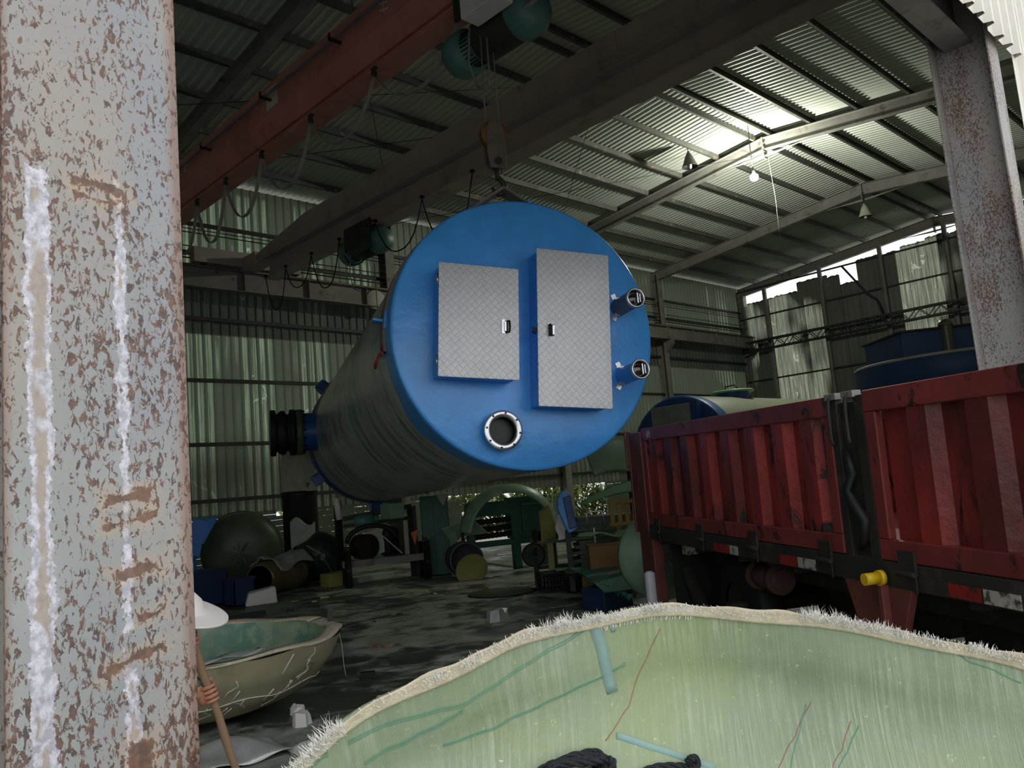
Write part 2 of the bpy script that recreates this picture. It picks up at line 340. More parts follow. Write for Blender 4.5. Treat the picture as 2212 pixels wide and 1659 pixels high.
class MB:
    """collects shapes, then links them as ONE mesh object; coordinates are world ones after self.M"""
    def __init__(s, T=None):
        s.v = []; s.f = []; s.sm = []; s.M = T or I4
    def add(s, vs, fs, smooth=False):
        b = len(s.v)
        s.v += [tuple(s.M @ Vector(p)) for p in vs]
        s.f += [tuple(i+b for i in f) for f in fs]; s.sm += [smooth]*len(fs)
        return s
    def box(s, x0, x1, y0, y1, z0, z1):
        vs = [(x, y, z) for z in (z0, z1) for y in (y0, y1) for x in (x0, x1)]
        return s.add(vs, [(0, 2, 3, 1), (4, 5, 7, 6), (0, 1, 5, 4), (2, 6, 7, 3), (0, 4, 6, 2), (1, 3, 7, 5)])
    def bar(s, a, b, w, h, upd=(0, 0, 1)):
        a, b = Vector(a), Vector(b); d = (b-a).normalized(); u = Vector(upd)
        if abs(d.dot(u)) > .98: u = Vector((1, 0, 0))
        l = d.cross(u).normalized(); u = l.cross(d)
        vs = [tuple(p + l*i*w/2 + u*j*h/2) for p in (a, b) for i, j in ((-1, -1), (1, -1), (1, 1), (-1, 1))]
        return s.add(vs, [(0, 1, 2, 3), (7, 6, 5, 4), (0, 4, 5, 1), (1, 5, 6, 2), (2, 6, 7, 3), (3, 7, 4, 0)])
    def tube(s, pts, r, n=8, caps=True, closed=False):
        pts = [Vector(p) for p in pts]; m = len(pts)
        rr = r if isinstance(r, (list, tuple)) else [r]*m
        vs = []; prev = None
        for i, p in enumerate(pts):
            if closed: d = (pts[(i+1) % m]-pts[i-1])
            else: d = (pts[min(i+1, m-1)]-pts[max(i-1, 0)])
            d.normalize()
            if prev is None:
                u = Vector((0, 0, 1)) if abs(d.z) < .9 else Vector((1, 0, 0))
                u = (u - d*u.dot(d)).normalized()
            else: u = (prev - d*prev.dot(d)).normalized()
            prev = u; w = d.cross(u)
            vs += [tuple(p + (u*math.cos(t)+w*math.sin(t))*rr[i]) for t in [2*math.pi*k/n for k in range(n)]]
        fs = []
        for i in range(m if closed else m-1):
            j = (i+1) % m
            for k in range(n):
                l = (k+1) % n
                fs.append((i*n+k, i*n+l, j*n+l, j*n+k))
        s.add(vs, fs, True)
        if caps and not closed:
            b = len(s.v)-len(vs)
            s.f += [tuple(b+k for k in reversed(range(n))), tuple(b+(m-1)*n+k for k in range(n))]; s.sm += [False, False]
        return s
    def ribbon(s, pts, wdir, w, th=.006, smooth=True):
        pts = [Vector(p) for p in pts]; wd = Vector(wdir).normalized(); vs = []
        for i, p in enumerate(pts):
            d = (pts[min(i+1, len(pts)-1)]-pts[max(i-1, 0)]).normalized()
            n = d.cross(wd).normalized()
            vs += [tuple(p+wd*w/2*a+n*th/2*b) for a, b in ((-1, -1), (1, -1), (1, 1), (-1, 1))]
        fs = [(0, 1, 2, 3), tuple((len(pts)-1)*4+k for k in (3, 2, 1, 0))]
        for i in range(len(pts)-1):
            for k in range(4): fs.append((i*4+k, i*4+(k+1) % 4, (i+1)*4+(k+1) % 4, (i+1)*4+k))
        return s.add(vs, fs, False)
    def lathe(s, prof, n=32, a0=0, a1=2*math.pi, T=None, smooth=True):
        """profile (r, z) turned about z"""
        full = abs(a1-a0-2*math.pi) < 1e-6
        k = n if full else n+1
        vs = []
        for r, z in prof:
            for i in range(k):
                t = a0+(a1-a0)*i/n
                p = Vector((r*math.cos(t), r*math.sin(t), z))
                vs.append(tuple(T @ p) if T else tuple(p))
        fs = []
        for j in range(len(prof)-1):
            for i in range(n):
                l = (i+1) % k
                fs.append((j*k+i, j*k+l, (j+1)*k+l, (j+1)*k+i))
        return s.add(vs, fs, smooth)
    def cyl(s, a, b, r, n=16, smooth=True):
        return s.tube([a, b], r, n)
    def prism(s, poly, z0, z1, T=None):
        n = len(poly)
        vs = [(x, y, z0) for x, y in poly]+[(x, y, z1) for x, y in poly]
        if T: vs = [tuple(T @ Vector(p)) for p in vs]
        fs = [tuple(reversed(range(n))), tuple(range(n, 2*n))]+[(i, (i+1) % n, n+(i+1) % n, n+i) for i in range(n)]
        return s.add(vs, fs)
    def grid(s, fn, nu, nv, smooth=True):
        vs = [tuple(fn(i/nu, j/nv)) for j in range(nv+1) for i in range(nu+1)]
        fs = [(j*(nu+1)+i, j*(nu+1)+i+1, (j+1)*(nu+1)+i+1, (j+1)*(nu+1)+i) for j in range(nv) for i in range(nu)]
        return s.add(vs, fs, smooth)
    def ibeam(s, a, b, w, h, tf=.014, tw=.01, upd=(0, 0, 1)):
        a, b = Vector(a), Vector(b); d = (b-a).normalized(); u = Vector(upd)
        if abs(d.dot(u)) > .98: u = Vector((0, 1, 0))
        l = d.cross(u).normalized(); u = l.cross(d)
        s.bar(a+u*(h/2-tf/2), b+u*(h/2-tf/2), w, tf, u); s.bar(a-u*(h/2-tf/2), b-u*(h/2-tf/2), w, tf, u)
        s.bar(a, b, tw, h-2*tf, u)
        return s
    def build(s, name, m, parent=None, bevel=0, solid=0, loc=None, weld=False, subsurf=0):
        me = bpy.data.meshes.new(name)
        o = bpy.data.objects.new(name, me)
        off = Vector((0, 0, 0))
        if parent is not None:
            o.parent = parent
            q = parent
            while q is not None: off = off + q.location; q = q.parent
        if loc is not None: o.location = Vector(loc)-off; off = Vector(loc)
        me.from_pydata([tuple(Vector(v)-off) for v in s.v], [], s.f)
        me.polygons.foreach_set('use_smooth', s.sm)
        me.validate(); me.update()
        if m is not None: me.materials.append(M[m] if isinstance(m, str) else m)
        COL.objects.link(o)
        if solid:
            md = o.modifiers.new('thick', 'SOLIDIFY'); md.thickness = solid; md.offset = 0
        if bevel:
            md = o.modifiers.new('bevel', 'BEVEL'); md.width = bevel; md.segments = 2; md.limit_method = 'ANGLE'; md.angle_limit = R(40)
        if subsurf:
            md = o.modifiers.new('sub', 'SUBSURF'); md.levels = subsurf; md.render_levels = subsurf
        return o

def thing(name, loc, label, cat, group=None):
    o = bpy.data.objects.new(name, None); COL.objects.link(o); o.location = Vector(loc)
    o.empty_display_size = .2
    return tag(o, label, cat, group)
def tag(o, label=None, cat=None, group=None, kind=None):
    if label: o['label'] = label
    if cat: o['category'] = cat
    if group: o['group'] = group
    if kind: o['kind'] = kind
    return o
def struct(o): o['kind'] = 'structure'; return o
def partlabel(o, l): o['label'] = l; return o
def copy_tree(o, parent=None):
    c = o.copy(); COL.objects.link(c); c.parent = parent
    for ch in [k for k in bpy.data.objects if k.parent == o]: copy_tree(ch, c)
    return c

def corr_profile(length, pitch, d, start=0.):
    """trapezoid rib profile as (s, height)"""
    out = []; s = start
    while s < length+start-1e-6:
        for a, h in ((0, 0), (.62, 0), (.72, d), (.90, d)): out.append((s+a*pitch, h))
        s += pitch
    out.append((s, 0))
    return out
def corr(mb, o, ax, bx, nx, length, width, pitch=.25, d=.035, rows=1):
    """corrugated sheet: ribs run along bx for width, repeat along ax for length; nx is the rib side"""
    o, ax, bx, nx = Vector(o), Vector(ax), Vector(bx), Vector(nx)
    pr = corr_profile(length, pitch, d)
    vs = [tuple(o+ax*min(s_, length)+nx*h+bx*width*j/rows) for j in range(rows+1) for s_, h in pr]
    k = len(pr)
    fs = [(j*k+i, j*k+i+1, (j+1)*k+i+1, (j+1)*k+i) for j in range(rows) for i in range(k-1)]
    mb.add(vs, fs)

# ================================================================== THE BUILDING
YB = 20.4; YF = 1.65; XG = 36.0; YR = 11.0
ROOF = lambda y: 11.36-.1*abs(y-YR)          # underside of the purlins
FX = [-6.5, .52, 7.56, 14.75, 22.05, 28.95, XG]
struct(MB().box(-14, XG, 1.55, YB+.1, -.3, 0).build('floor', 'floor'))
mb = MB(); mb.box(-60, 140, -60, 1.55, -.3, 0); mb.box(-60, 140, YB+.1, 120, -.3, 0); mb.box(XG, 140, 1.55, YB+.1, -.3, 0); mb.box(-60, -14, 1.55, YB+.1, -.3, 0)
struct(mb.build('ground', 'yard'))
# roof sheets
mb = MB()
corr(mb, (-14, YR, 11.56), (1, 0, 0), Vector((0, 1, -.1)), (0, 0, -1), 50.6, 10.0, .2, .035)
corr(mb, (-14, YR, 11.56), (1, 0, 0), Vector((0, -1, -.1)), (0, 0, -1), 50.6, 10.2, .2, .035)
struct(mb.build('ceiling', 'roof', solid=.003))
# purlins, each its own member
n = 0
pys = [YR+.22, YR-.22]+[YR+1.5+1.36*i for i in range(6)]+[YR-1.45-1.34*i for i in range(6)]
for i, y in enumerate(pys):
    mb = MB(); z = ROOF(y)
    mb.box(-14, 36.5, y-.006, y+.006, z, z+.16); sgn = 1 if y > YR else -1
    mb.box(-14, 36.5, min(y, y+.07*sgn), max(y, y+.07*sgn), z, z+.008)
    mb.box(-14, 36.5, min(y, y+.07*sgn), max(y, y+.07*sgn), z+.152, z+.16)
    tag(struct(mb.build('purlin', 'purlin')), 'steel roof purlin running the length of the shed', 'roof beam', 'roof purlins under the corrugated sheets')
# frames
for i, x in enumerate(FX):
    dz = .36 if i < 5 else .4
    mb = MB()
    z0 = ROOF(YR)-.02-dz/2
    for sg in (1, -1):
        ye = YB-.1 if sg > 0 else 1.9
        mb.ibeam((x, YR, z0), (x, ye, z0-.1*abs(ye-YR)), .2, dz, .014, .01)
    mb.prism([(YR-1.5, z0-.15-dz/2), (YR+1.5, z0-.15-dz/2), (YR+.25, z0-dz/2-.22), (YR-.25, z0-dz/2-.22)], x-.006, x+.006,
             frame((0, 0, 0), (0, 1, 0), (0, 0, 1), (1, 0, 0)))
    mb.box(x-.1, x+.1, YR-.02, YR+.02, z0-.45, z0+.2)
    for k in range(5):
        mb.cyl((x-.07, YR-.05, z0-.38+k*.13), (x-.07, YR+.05, z0-.38+k*.13), .016, 6)
    tag(struct(mb.build('rafter', 'steel_grey')), 'grey steel roof rafter peaked under the ridge', 'roof beam', 'steel rafters of the shed frames')
# columns
def hcol(x0, x1, ya, yb, z0, z1, m, lip=.0):
    mb = MB(); xm = (x0+x1)/2
    for y, s in ((ya, 1), (yb, -1)):
        pr = [(x0, 0), (x0+.02, .0), (x0+.05, .0), (x1-.07, .0), (x1-.04, .002), (x1-.015, .006), (x1+.002, .014)] if lip else [(x0, 0), (x1, 0)]
        t = .016
        poly = [(a, y+b*s) for a, b in pr]+[(a, y+b*s+t*s) for a, b in reversed(pr)]
        if s < 0: poly = list(reversed(poly))
        mb.prism(poly, z0, z1)
    mb.box(xm-.006, xm+.006, ya+.016, yb-.016, z0, z1)
    return mb
o = hcol(.358, .69, YF, 2.1, 0, 10.4, None, 1).build('steel_column', 'rustL', bevel=.004)
tag(struct(o), 'peeling grey rust-spotted steel column filling the near end of the opening', 'column')
o = hcol(7.4, 7.72, YF, 2.1, 0, 10.4, None, 1).build('steel_column', 'rustR', bevel=.004)
tag(struct(o), 'grey rust-blistered steel column standing behind the red truck', 'column')
for x in [-6.5]+FX[3:]:
    tag(struct(hcol(x-.16, x+.16, YF, 2.1, 0, 10.4, None).build('steel_column', 'steel_grey')), 'grey steel column of the front wall behind the facade', 'column', 'front wall columns')
for x in FX:
    o = hcol(x-.16, x+.16, 19.98, YB-.04, 0, 10.3, None).build('steel_column', 'steel_grey')
    tag(struct(o), 'grey steel column against the back wall', 'column', 'back wall columns')
    mb = MB(); mb.prism([(19.98, 7.38), (19.98, 6.85), (19.6, 7.2), (19.6, 7.38)], x-.1, x+.1, frame((0, 0, 0), (0, 1, 0), (0, 0, 1), (1, 0, 0)))
    tag(struct(mb.build('column_bracket', 'steel_grey')), 'steel bracket carrying the crane beam', 'bracket', 'crane beam brackets')
# crane runway beams with rail
for y, nm in ((19.8, 'back'), (2.3, 'front')):
    mb = MB(); mb.ibeam((-14, y, 7.66), (36.2, y, 7.66), .3, .56, .018, .012)
    for k in range(27): mb.box(-13+k*1.9, -12.99+k*1.9, y-.13, y+.13, 7.4, 7.93)
    struct(mb.build('runway_beam', 'steel_grey'))
    o = [k for k in bpy.data.objects if k.name.startswith('runway_beam')][-1]
    tag(o, 'long grey crane runway beam along the %s wall' % nm, 'beam')
    mb = MB(); mb.box(-14, 36.2, y-.03, y+.03, 7.945, 7.975); mb.box(-14, 36.2, y-.012, y+.012, 7.975, 8.01)
    o = struct(mb.build('crane_rail', mat('rusty_rail_'+nm, '6b4a36', .6, .3)))
    tag(o, 'thin rusty crane rail on top of the %s runway beam' % nm, 'rail')
# back wall
mb = MB()
corr(mb, (-14, YB, 1.62), (1, 0, 0), (0, 0, 1), (0, -1, 0), 50.2, 8.9, .25, .035, 1)
struct(mb.build('wall_back', 'wall_back'))
mb = MB()
for x0, x1, z0, z1 in ((-14, 10.75, 0, 1.66), (10.75, 11.1, 0, 1.5), (11.1, 15.6, 0, 1.64), (15.6, 17.2, .55, 1.45), (24.5, 36, 0, 1.66), (21.5, 22.6, 0, 1.3)):
    k = z0
    while k < z1-.05:
        mb.box(x0, x1, YB-.02, YB+.01, k+.008, min(k+.15, z1)); mb.box(x0, x1, YB-.005, YB+.01, k, k+.01)
        k += .155
struct(mb.build('wall_back_siding', 'siding'))
for z in (6.72, 5.1, 3.45, 2.02, 8.45, 9.25):
    mb = MB(); mb.box(-14, 36, YB-.12, YB-.05, z-.05, z+.05)
    tag(struct(mb.build('wall_girt', 'steel_dark')), 'thin dark steel rail crossing the back wall sheets', 'wall rail', 'back wall girts')
for y, z, r_ in ((20.2, 8.6, .015), (20.15, 8.95, .015), (20.15, 9.05, .012), (20.1, 8.25, .02), (20.0, 8.4, .015)):
    mb = MB(); mb.cyl((-14, y, z), (35.8, y, z), r_, 6)
    tag(struct(mb.build('conduit', 'steel_black')), 'thin dark pipe running high along the back wall', 'pipe', 'pipes on the back wall')
# gable wall
mb = MB()
segs = [(20.4, 19.9, 9.5), (19.9, 18.45, 9.62), (18.45, 17.25, 9.66), (17.25, 15.75, 10.05), (15.75, 15.2, 9.93), (15.2, 14.4, 9.48), (14.4, 13.2, 10.36), (13.2, 12.48, 10.33), (12.48, 11.45, 10.47), (11.45, 10.5, 10.56), (10.5, 8.5, 10.5), (8.5, 5.5, 10.2), (5.5, 1.6, 10.0)]
for k, (a, b, zt) in enumerate(segs):
    corr(mb, (XG, a, 0), (0, -1, 0), (0, 0, 1), (-1, 0, 0), a-b, zt, .25, .03, 1)
    nn = max(3, int((a-b)/.09))
    pts = []
    for i in range(nn+1): pts.append((a-(a-b)*i/nn, zt+(.0 if i in (0, nn) else random.uniform(.0, .07))))
    mb.add([(XG, y, zt-.03) for y, z in pts]+[(XG, y, z) for y, z in pts], [(i, i+1, nn+2+i, nn+1+i) for i in range(nn)])
struct(mb.build('wall_right', 'wall_gable'))
for z in (8.88, 5.8, 10.28):
    mb = MB(); mb.box(XG-.12, XG-.04, 2, 20.3, z-.035, z+.035)
    tag(struct(mb.build('wall_girt', 'steel_dark')), 'thin dark steel rail crossing the torn end wall', 'wall rail', 'end wall girts')
for y, lean in ((18.8, 0), (16.0, .0), (13.25, .0), (10.6, .0), (8.0, 0), (5.0, 0)):
    mb = MB(); mb.ibeam((XG-.2, y, 0), (XG-.2, y, 10.95-.1*abs(y-YR)), .14, .16, .01, .008)
    tag(struct(mb.build('wall_post', 'steel_grey')), 'grey steel post of the torn end wall', 'post', 'end wall posts')
mb = MB(); mb.tube([(XG-.3, 14.9, 10.2), (XG-.35, 14.5, 9.6), (XG-.35, 14.0, 8.8), (XG-.3, 13.6, 8.4), (XG-.3, 13.4, 7.6)], .05, 6)
tag(mb.build('hanging_cable', 'steel_dark'), 'thick dark cable drooping down the torn end wall', 'cable')
mb = MB()
for z in (7.2, 7.62):
    for x in (XG-.75, XG-.35): mb.bar((x, 2.2, z), (x, 19.9, z), .06, .06)
for k in range(44):
    y = 2.3+k*.4
    for x in (XG-.75, XG-.35):
        mb.bar((x, y, 7.2 if k % 2 else 7.62), (x, y+.4, 7.62 if k % 2 else 7.2), .03, .03)
    mb.bar((XG-.75, y, 7.62), (XG-.35, y+.2, 7.62), .03, .03); mb.bar((XG-.75, y, 7.2), (XG-.35, y+.2, 7.2), .03, .03)
tag(struct(mb.build('wall_truss', 'steel_dark')), 'dark lattice truss spanning the torn end wall', 'truss')
# left end wall (out of frame), front facade
mb = MB(); corr(mb, (-14, 1.6, 0), (0, 1, 0), (0, 0, 1), (1, 0, 0), 18.8, 10.6, .25, .03)
struct(mb.build('wall_left', 'siding'))
mb = MB()
# lower edge of the lintel sheets: each sheet drops a little
x = -14.0
while x < 7.9:
    zb = 5.0+random.uniform(-.01, .05)
    corr(mb, (x, 1.6, zb), (1, 0, 0), (0, 0, 1), (0, -1, 0), .25, 5.5, .25, .06, 1); x += .25
corr(mb, (7.9, 1.6, 0), (1, 0, 0), (0, 0, 1), (0, -1, 0), 28.1, 10.4, .25, .05, 1)
struct(mb.build('wall_front', 'facade', solid=.004))
for k, x0 in enumerate((7.86, 7.98)):
    pass
mb = MB(); mb.ibeam((-14, 1.9, 5.42), (8.0, 1.9, 5.42), .22, .62, .016, .01)
tag(struct(mb.build('lintel_beam', 'steel_grey')), 'grey steel beam behind the lower edge of the facade sheets', 'beam')
mb = MB(); mb.ibeam((7.56, 2.1, 7.2), (7.56, 2.6, 7.2), .3, .5, .016, .01)
tag(struct(mb.build('column_bracket', 'steel_grey')), 'steel bracket carrying the front crane beam', 'bracket')

# outdoors beyond the back wall
mb = MB(); random.seed(5)
for k in range(9000):
    x = random.uniform(13, 34); y = random.uniform(22.6, 24.5)+math.sin(x)*.5; z = random.uniform(0, 2.6)*(.75+.25*math.sin(x*1.7))+.05
    a = random.uniform(0, 6.28); t = random.uniform(-.9, .9); l = random.uniform(.16, .34)
    T = Matrix.Translation((x, y, z)) @ Matrix.Rotation(a, 4, 'Z') @ Matrix.Rotation(t, 4, 'X')
    mb.add([tuple(T @ Vector(p)) for p in ((-l*.3, 0, 0), (0, -l, .02), (l*.3, 0, 0), (0, l, .02))], [(0, 1, 2, 3)])
tag(mb.build('outdoor_foliage', 'leaf'), 'sunlit yellow green foliage outside beyond the back wall gaps', 'foliage', kind='stuff')
random.seed(11)

# ================================================================== THE HANGING TANK
FC = Vector((6.31, 6.13, 3.37)); AZ, EL = .4428, -.0211
A = Vector((math.sin(AZ)*math.cos(EL), math.cos(AZ)*math.cos(EL), math.sin(EL)))
U = A.cross(Vector((0, 0, 1))).normalized(); Wv = U.cross(A)
rl = R(-5)
U2 = U*math.cos(rl)+Wv*math.sin(rl); W2 = -U*math.sin(rl)+Wv*math.cos(rl)
TL = 10.64; TR = 1.5
TF = frame(FC, U2, -A, W2)            # x right, -y into the tank, z up
TFn = frame(FC, U, -A, Wv)
tank = thing('pump_station_tank', FC, 'huge blue-ended dark fibreglass tank hanging level from crane slings', 'tank')
prof = [(TR-.005, -.03), (TR, -.12), (TR, -TL+.6)]
T2 = TF @ Matrix.Rotation(R(-90), 4, 'X')   # local z -> +y -> towards camera
def tz(d): return d                          # z in T2 = distance towards the camera
mb = MB(T2); mb.lathe([(TR+.004, -.3), (TR, -.55), (TR, -TL+.5)], 96)
o = mb.build('tank_body', 'shell', tank); partlabel(o, 'dark green wound fibreglass shell')
mb = MB(T2)
mb.lathe([(0, 0), (.8, .0), (TR-.03, 0), (TR-.005, -.006), (TR+.008, -.02), (TR+.008, -.1)], 128)
mb.lathe([(TR+.008, -.1), (TR+.008, -.3), (TR+.006, -.42)], 128)
o = mb.build('front_plate', 'blue', tank); partlabel(o, 'round bright blue end plate')
# irregular paint overlap on the shell just behind the plate
mb = MB(T2); nn = 160; prev = None; vs = []; fs = []
for i in range(nn):
    t = 2*math.pi*i/nn
    d = .42+.12*math.sin(t*3+1)+.05*math.sin(t*11)+(.38 if 2.95 < t < 3.25 else 0)
    vs += [((TR+.007)*math.cos(t), (TR+.007)*math.sin(t), -.1), ((TR+.005)*math.cos(t), (TR+.005)*math.sin(t), -d)]
for i in range(nn):
    j = (i+1) % nn; fs.append((2*i, 2*j, 2*j+1, 2*i+1))
mb.add(vs, fs, True); partlabel(mb.build('paint_band', 'blue', tank), 'ragged blue paint band behind the end plate')
mb = MB(T2); mb.lathe([(TR+.01, -TL+.55), (TR+.035, -TL+.5), (TR+.035, -TL+.05), (TR, -TL), (0, -TL)], 96)
mb.build('rear_rim', 'blue_dark', tank)
for k, deg in enumerate((142, 190, 220, 248, 278, 305, 90, 45, 0, 335)):
    t = R(deg)
    T = T2 @ Matrix.Rotation(t, 4, 'Z')
    mb = MB(T); mb.box(TR+.02, TR+.26, -.13, .13, -TL+.28, -TL+.32); mb.box(TR+.02, TR+.2, -.12, -.1, -TL+.1, -TL+.5); mb.box(TR+.02, TR+.2, .1, .12, -TL+.1, -TL+.5)
    mb.build('anchor_lug', 'blue_dark', tank, bevel=.006)
def side_lug(deg, dist):
    T = T2 @ Matrix.Rotation(R(deg), 4, 'Z')
    mb = MB(T); mb.box(TR-.01, TR+.14, -.015, .015, -dist-.08, -dist+.08); mb.box(TR-.01, TR+.03, -.1, .1, -dist-.14, -dist+.14)
    return mb.build('lifting_lug', 'blue', tank, bevel=.005)
side_lug(184, .42); side_lug(-4, .42); side_lug(184, 9.2); side_lug(-4, 9.2); side_lug(-86, .3)
# cabinets
def cabinet(cx, cz, w, h, side, label):
    mb = MB(TF); d = .27
    x0, x1, z0, z1 = cx-w/2, cx+w/2, cz-h/2, cz+h/2
    mb.box(x0+.015, x1-.015, -.02, d, z0+.015, z1-.015)
    c = mb.build('cabinet_box', 'blue', tank, bevel=.012)
    # plastic door leaf
    T = TF @ Matrix.Translation((cx, d+.02, cz))
    mb = MB(TF); mb.box(x0, x1, d+.004, d+.026, z0, z1)
    dr = bpy.data.meshes.new('cabinet_door'); 
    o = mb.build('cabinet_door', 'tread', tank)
    # align the tread pattern with the door: object axes follow the door plane
    me = o.data; Ti = T.inverted()
    for v in me.vertices: v.co = Ti @ (v.co+tank.location)
    o.matrix_local = Matrix.Translation(-tank.location) @ T
    md = o.modifiers.new('bevel', 'BEVEL'); md.width = .003; md.segments = 2
    partlabel(o, label)
    # handle, hinges as sub-parts
    hx = x0+w*.83 if side > 0 else x0+.1+.06
    hz = cz-.04
    def sub(mb_, name, m, bev=0):
        q = mb_.build(name, m, None, bevel=bev)
        q.data.transform(Ti); q.parent = o
        return q
    mb = MB(TF); hw = .045
    mb.box(hx-hw, hx-hw+.035, d+.026, d+.04, hz-.075, hz+.075)
    sub(mb, 'handle_plate', 'stainless')
    mb = MB(TF)
    mb.tube([(hx-.02*side*-1-.0, d+.03, hz+.06), (hx+.03*side, d+.06, hz+.06), (hx+.035*side, d+.065, hz), (hx+.03*side, d+.06, hz-.06), (hx-.0, d+.03, hz-.06)], .011, 8)
    mb.box(hx-.012, hx+.02, d+.026, d+.045, hz-.06, hz+.06)
    partlabel(sub(mb, 'handle', 'steel_black'), 'black pull handle')
    mb = MB(TF); mb.box(hx-.02 if side > 0 else hx, hx if side > 0 else hx+.02, d+.045, d+.052, hz-.05, hz+.05); sub(mb, 'latch', 'stainless')
    ex = x0-.006 if side > 0 else x1+.006
    for zz in (cz-h*.36, cz+h*.36):
        mb = MB(TF); mb.cyl((ex, d-.01, zz-.06), (ex, d-.01, zz+.06), .01, 8)
        sub(mb, 'hinge', 'stainless')
    if side < 0:
        mb = MB(TF); mb.box(x0-.04, x0+.0, d-.02, d, hz-.02, hz+.03); mb.cyl((x0-.05, d-.01, hz-.02), (x0-.01, d-.01, hz-.04), .008, 6); sub(mb, 'catch', 'steel_black')
cc, ss = math.cos(-rl), math.sin(-rl)
def rot(p): return (p[0]*math.cos(rl)+p[1]*math.sin(rl), -p[0]*math.sin(rl)+p[1]*math.cos(rl))
c1 = rot((-.63, .06)); c2 = rot((.43, -.035))
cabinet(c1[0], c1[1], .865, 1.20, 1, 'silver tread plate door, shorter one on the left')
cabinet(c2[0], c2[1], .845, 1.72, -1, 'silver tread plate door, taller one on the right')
# inlet flange
f = rot((-.42, -1.07)); TFF = TFn @ Matrix.Translation((-.42, 0, -1.07)) @ Matrix.Rotation(R(-90), 4, 'X')
mb = MB(TFF); mb.lathe([(.14, -.05), (.14, .12), (.155, .135), (.205, .135), (.21, .13), (.21, .1), (.16, .098), (.152, .09), (.152, -.05)], 48)
fl = mb.build('inlet_flange', 'stainless', tank); partlabel(fl, 'bright steel bolted pipe flange')
for k in range(8):
    t = R(k*45+12); mb = MB(TFF); mb.cyl((.183*math.cos(t), .183*math.sin(t), .1), (.183*math.cos(t), .183*math.sin(t), .1385), .0115, 10)
    mb.build('bolt_hole', 'rubber', fl)
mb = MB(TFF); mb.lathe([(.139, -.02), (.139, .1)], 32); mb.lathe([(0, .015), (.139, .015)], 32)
mb.build('pipe_bore', mat('bore_shade', '0c0c0d', .4), fl)  # black disc and lining paint in the darkness of a deep bore
# vent pipes
for (uu, ww, m) in ((1.13, .26, 'pipe_grey'), (1.09, -.53, 'blue')):
    TV = TFn @ Matrix.Translation((uu, 0, ww)) @ Matrix.Rotation(R(-90), 4, 'X')
    mb = MB(TV); mb.lathe([(.098, -.02), (.098, .42)], 32)
    p = mb.build('vent_pipe', m, tank)
    partlabel(p, 'grey stub pipe with steel ring, upper of two' if m == 'pipe_grey' else 'blue stub pipe with steel ring, lower of two')
    mb = MB(TV); mb.lathe([(.088, .41), (.088, .44), (.1, .447), (.111, .44), (.111, .41), (.099, .4)], 40); mb.build('pipe_ring', 'stainless', p)
    mb = MB(TV); mb.lathe([(0, .425), (.04, .42), (.088, .395)], 32); mb.build('pipe_cap', 'glass_dark', p)
    mb = MB(TV); mb.box(.02, .035, -.06, .055, .425, .432); mb.box(.05, .062, -.05, .045, .425, .432); mb.build('cap_rib', 'stainless', p)
    for t in (120, 250):
        T = TV @ Matrix.Rotation(R(t), 4, 'Z'); mb = MB(T)
        mb.box(.095, .11, -.03, .03, 0, .07); mb.box(.095, .17, -.03, .03, 0, .012); mb.build('pipe_clamp', 'stainless', p, bevel=.003)
# side outlet with rubber joint
side = T2 @ Matrix.Translation((0, 0, -TL+1.55)) @ Matrix.Rotation(R(-4), 4, 'Z') @ Matrix.Rotation(R(-90), 4, 'Y')
mb = MB(side); mb.lathe([(.39, 1.3), (.39, 1.85)], 40); ot = mb.build('side_outlet', 'blue_dark', tank)
mb = MB(side)
pr = [(.0, 2.28), (.40, 2.28), (.55, 2.28), (.55, 2.2), (.44, 2.18), (.52, 2.12), (.53, 2.06), (.44, 2.02), (.44, 1.99), (.55, 1.97), (.55, 1.9), (.42, 1.88)]
pr = [(r_*.86, 1.88+(z_-1.88)*1.25) for r_, z_ in pr]
mb.lathe(pr, 40); rj = mb.build('rubber_joint', 'rubber', tank); partlabel(rj, 'black ribbed rubber pipe joint')
mb = MB(side); mb.lathe([(.39, 1.75), (.47, 1.75), (.47, 1.88), (.39, 1.88)], 40); mb.build('joint_flange', 'frp_dark', rj)
for k in range(16):
    t = R(k*22.5); mb = MB(side); mb.cyl((.435*math.cos(t), .435*math.sin(t), 1.7), (.435*math.cos(t), .435*math.sin(t), 1.93), .022, 6); mb.build('bolt', 'steel_black', rj)

# ================================================================== CRANE 1 (red) and its hoist
def girder(x, y0, y1, top, cre, bot, w, wb, m):
    mb = MB(); xs = [(x-w/2, top), (x+w/2, top), (x+w/2, cre), (x+wb/2*.9, bot+.12), (x+.03, bot+.1), (x+.03, bot+.025), (x+wb/2, bot+.02), (x+wb/2, bot), (x-wb/2, bot), (x-wb/2, bot+.02), (x-.03, bot+.025), (x-.03, bot+.1), (x-wb/2*.9, bot+.12), (x-w/2, cre)]
    xs = [(a, b) for a, b in xs][::-1]
    mb.prism(xs, 0, y1-y0, frame((0, y0, 0), (1, 0, 0), (0, 0, 1), (0, 1, 0)))
    return mb
crane = thing('overhead_crane', (6.6, 11, 7.9), 'dark red bridge crane with a box girder crossing above the tank', 'crane')
mb = MB()
x = 6.62; xa = x-.27
sec = [(xa, 8.63), (x+.27, 8.63), (x+.27, 8.12), (x+.1, 7.86), (x+.03, 7.84), (x+.03, 7.72), (x+.17, 7.70), (x+.17, 7.67), (x-.17, 7.67), (x-.17, 7.70), (x-.03, 7.72), (x-.03, 7.84), (x-.1, 7.86), (xa, 8.12)]
mb.prism(sec[::-1], 0, 16.3, frame((0, 2.9, 0), (1, 0, 0), (0, 0, 1), (0, 1, 0)))
partlabel(mb.build('girder', 'gird_red', crane, bevel=.006), 'dark red box girder')
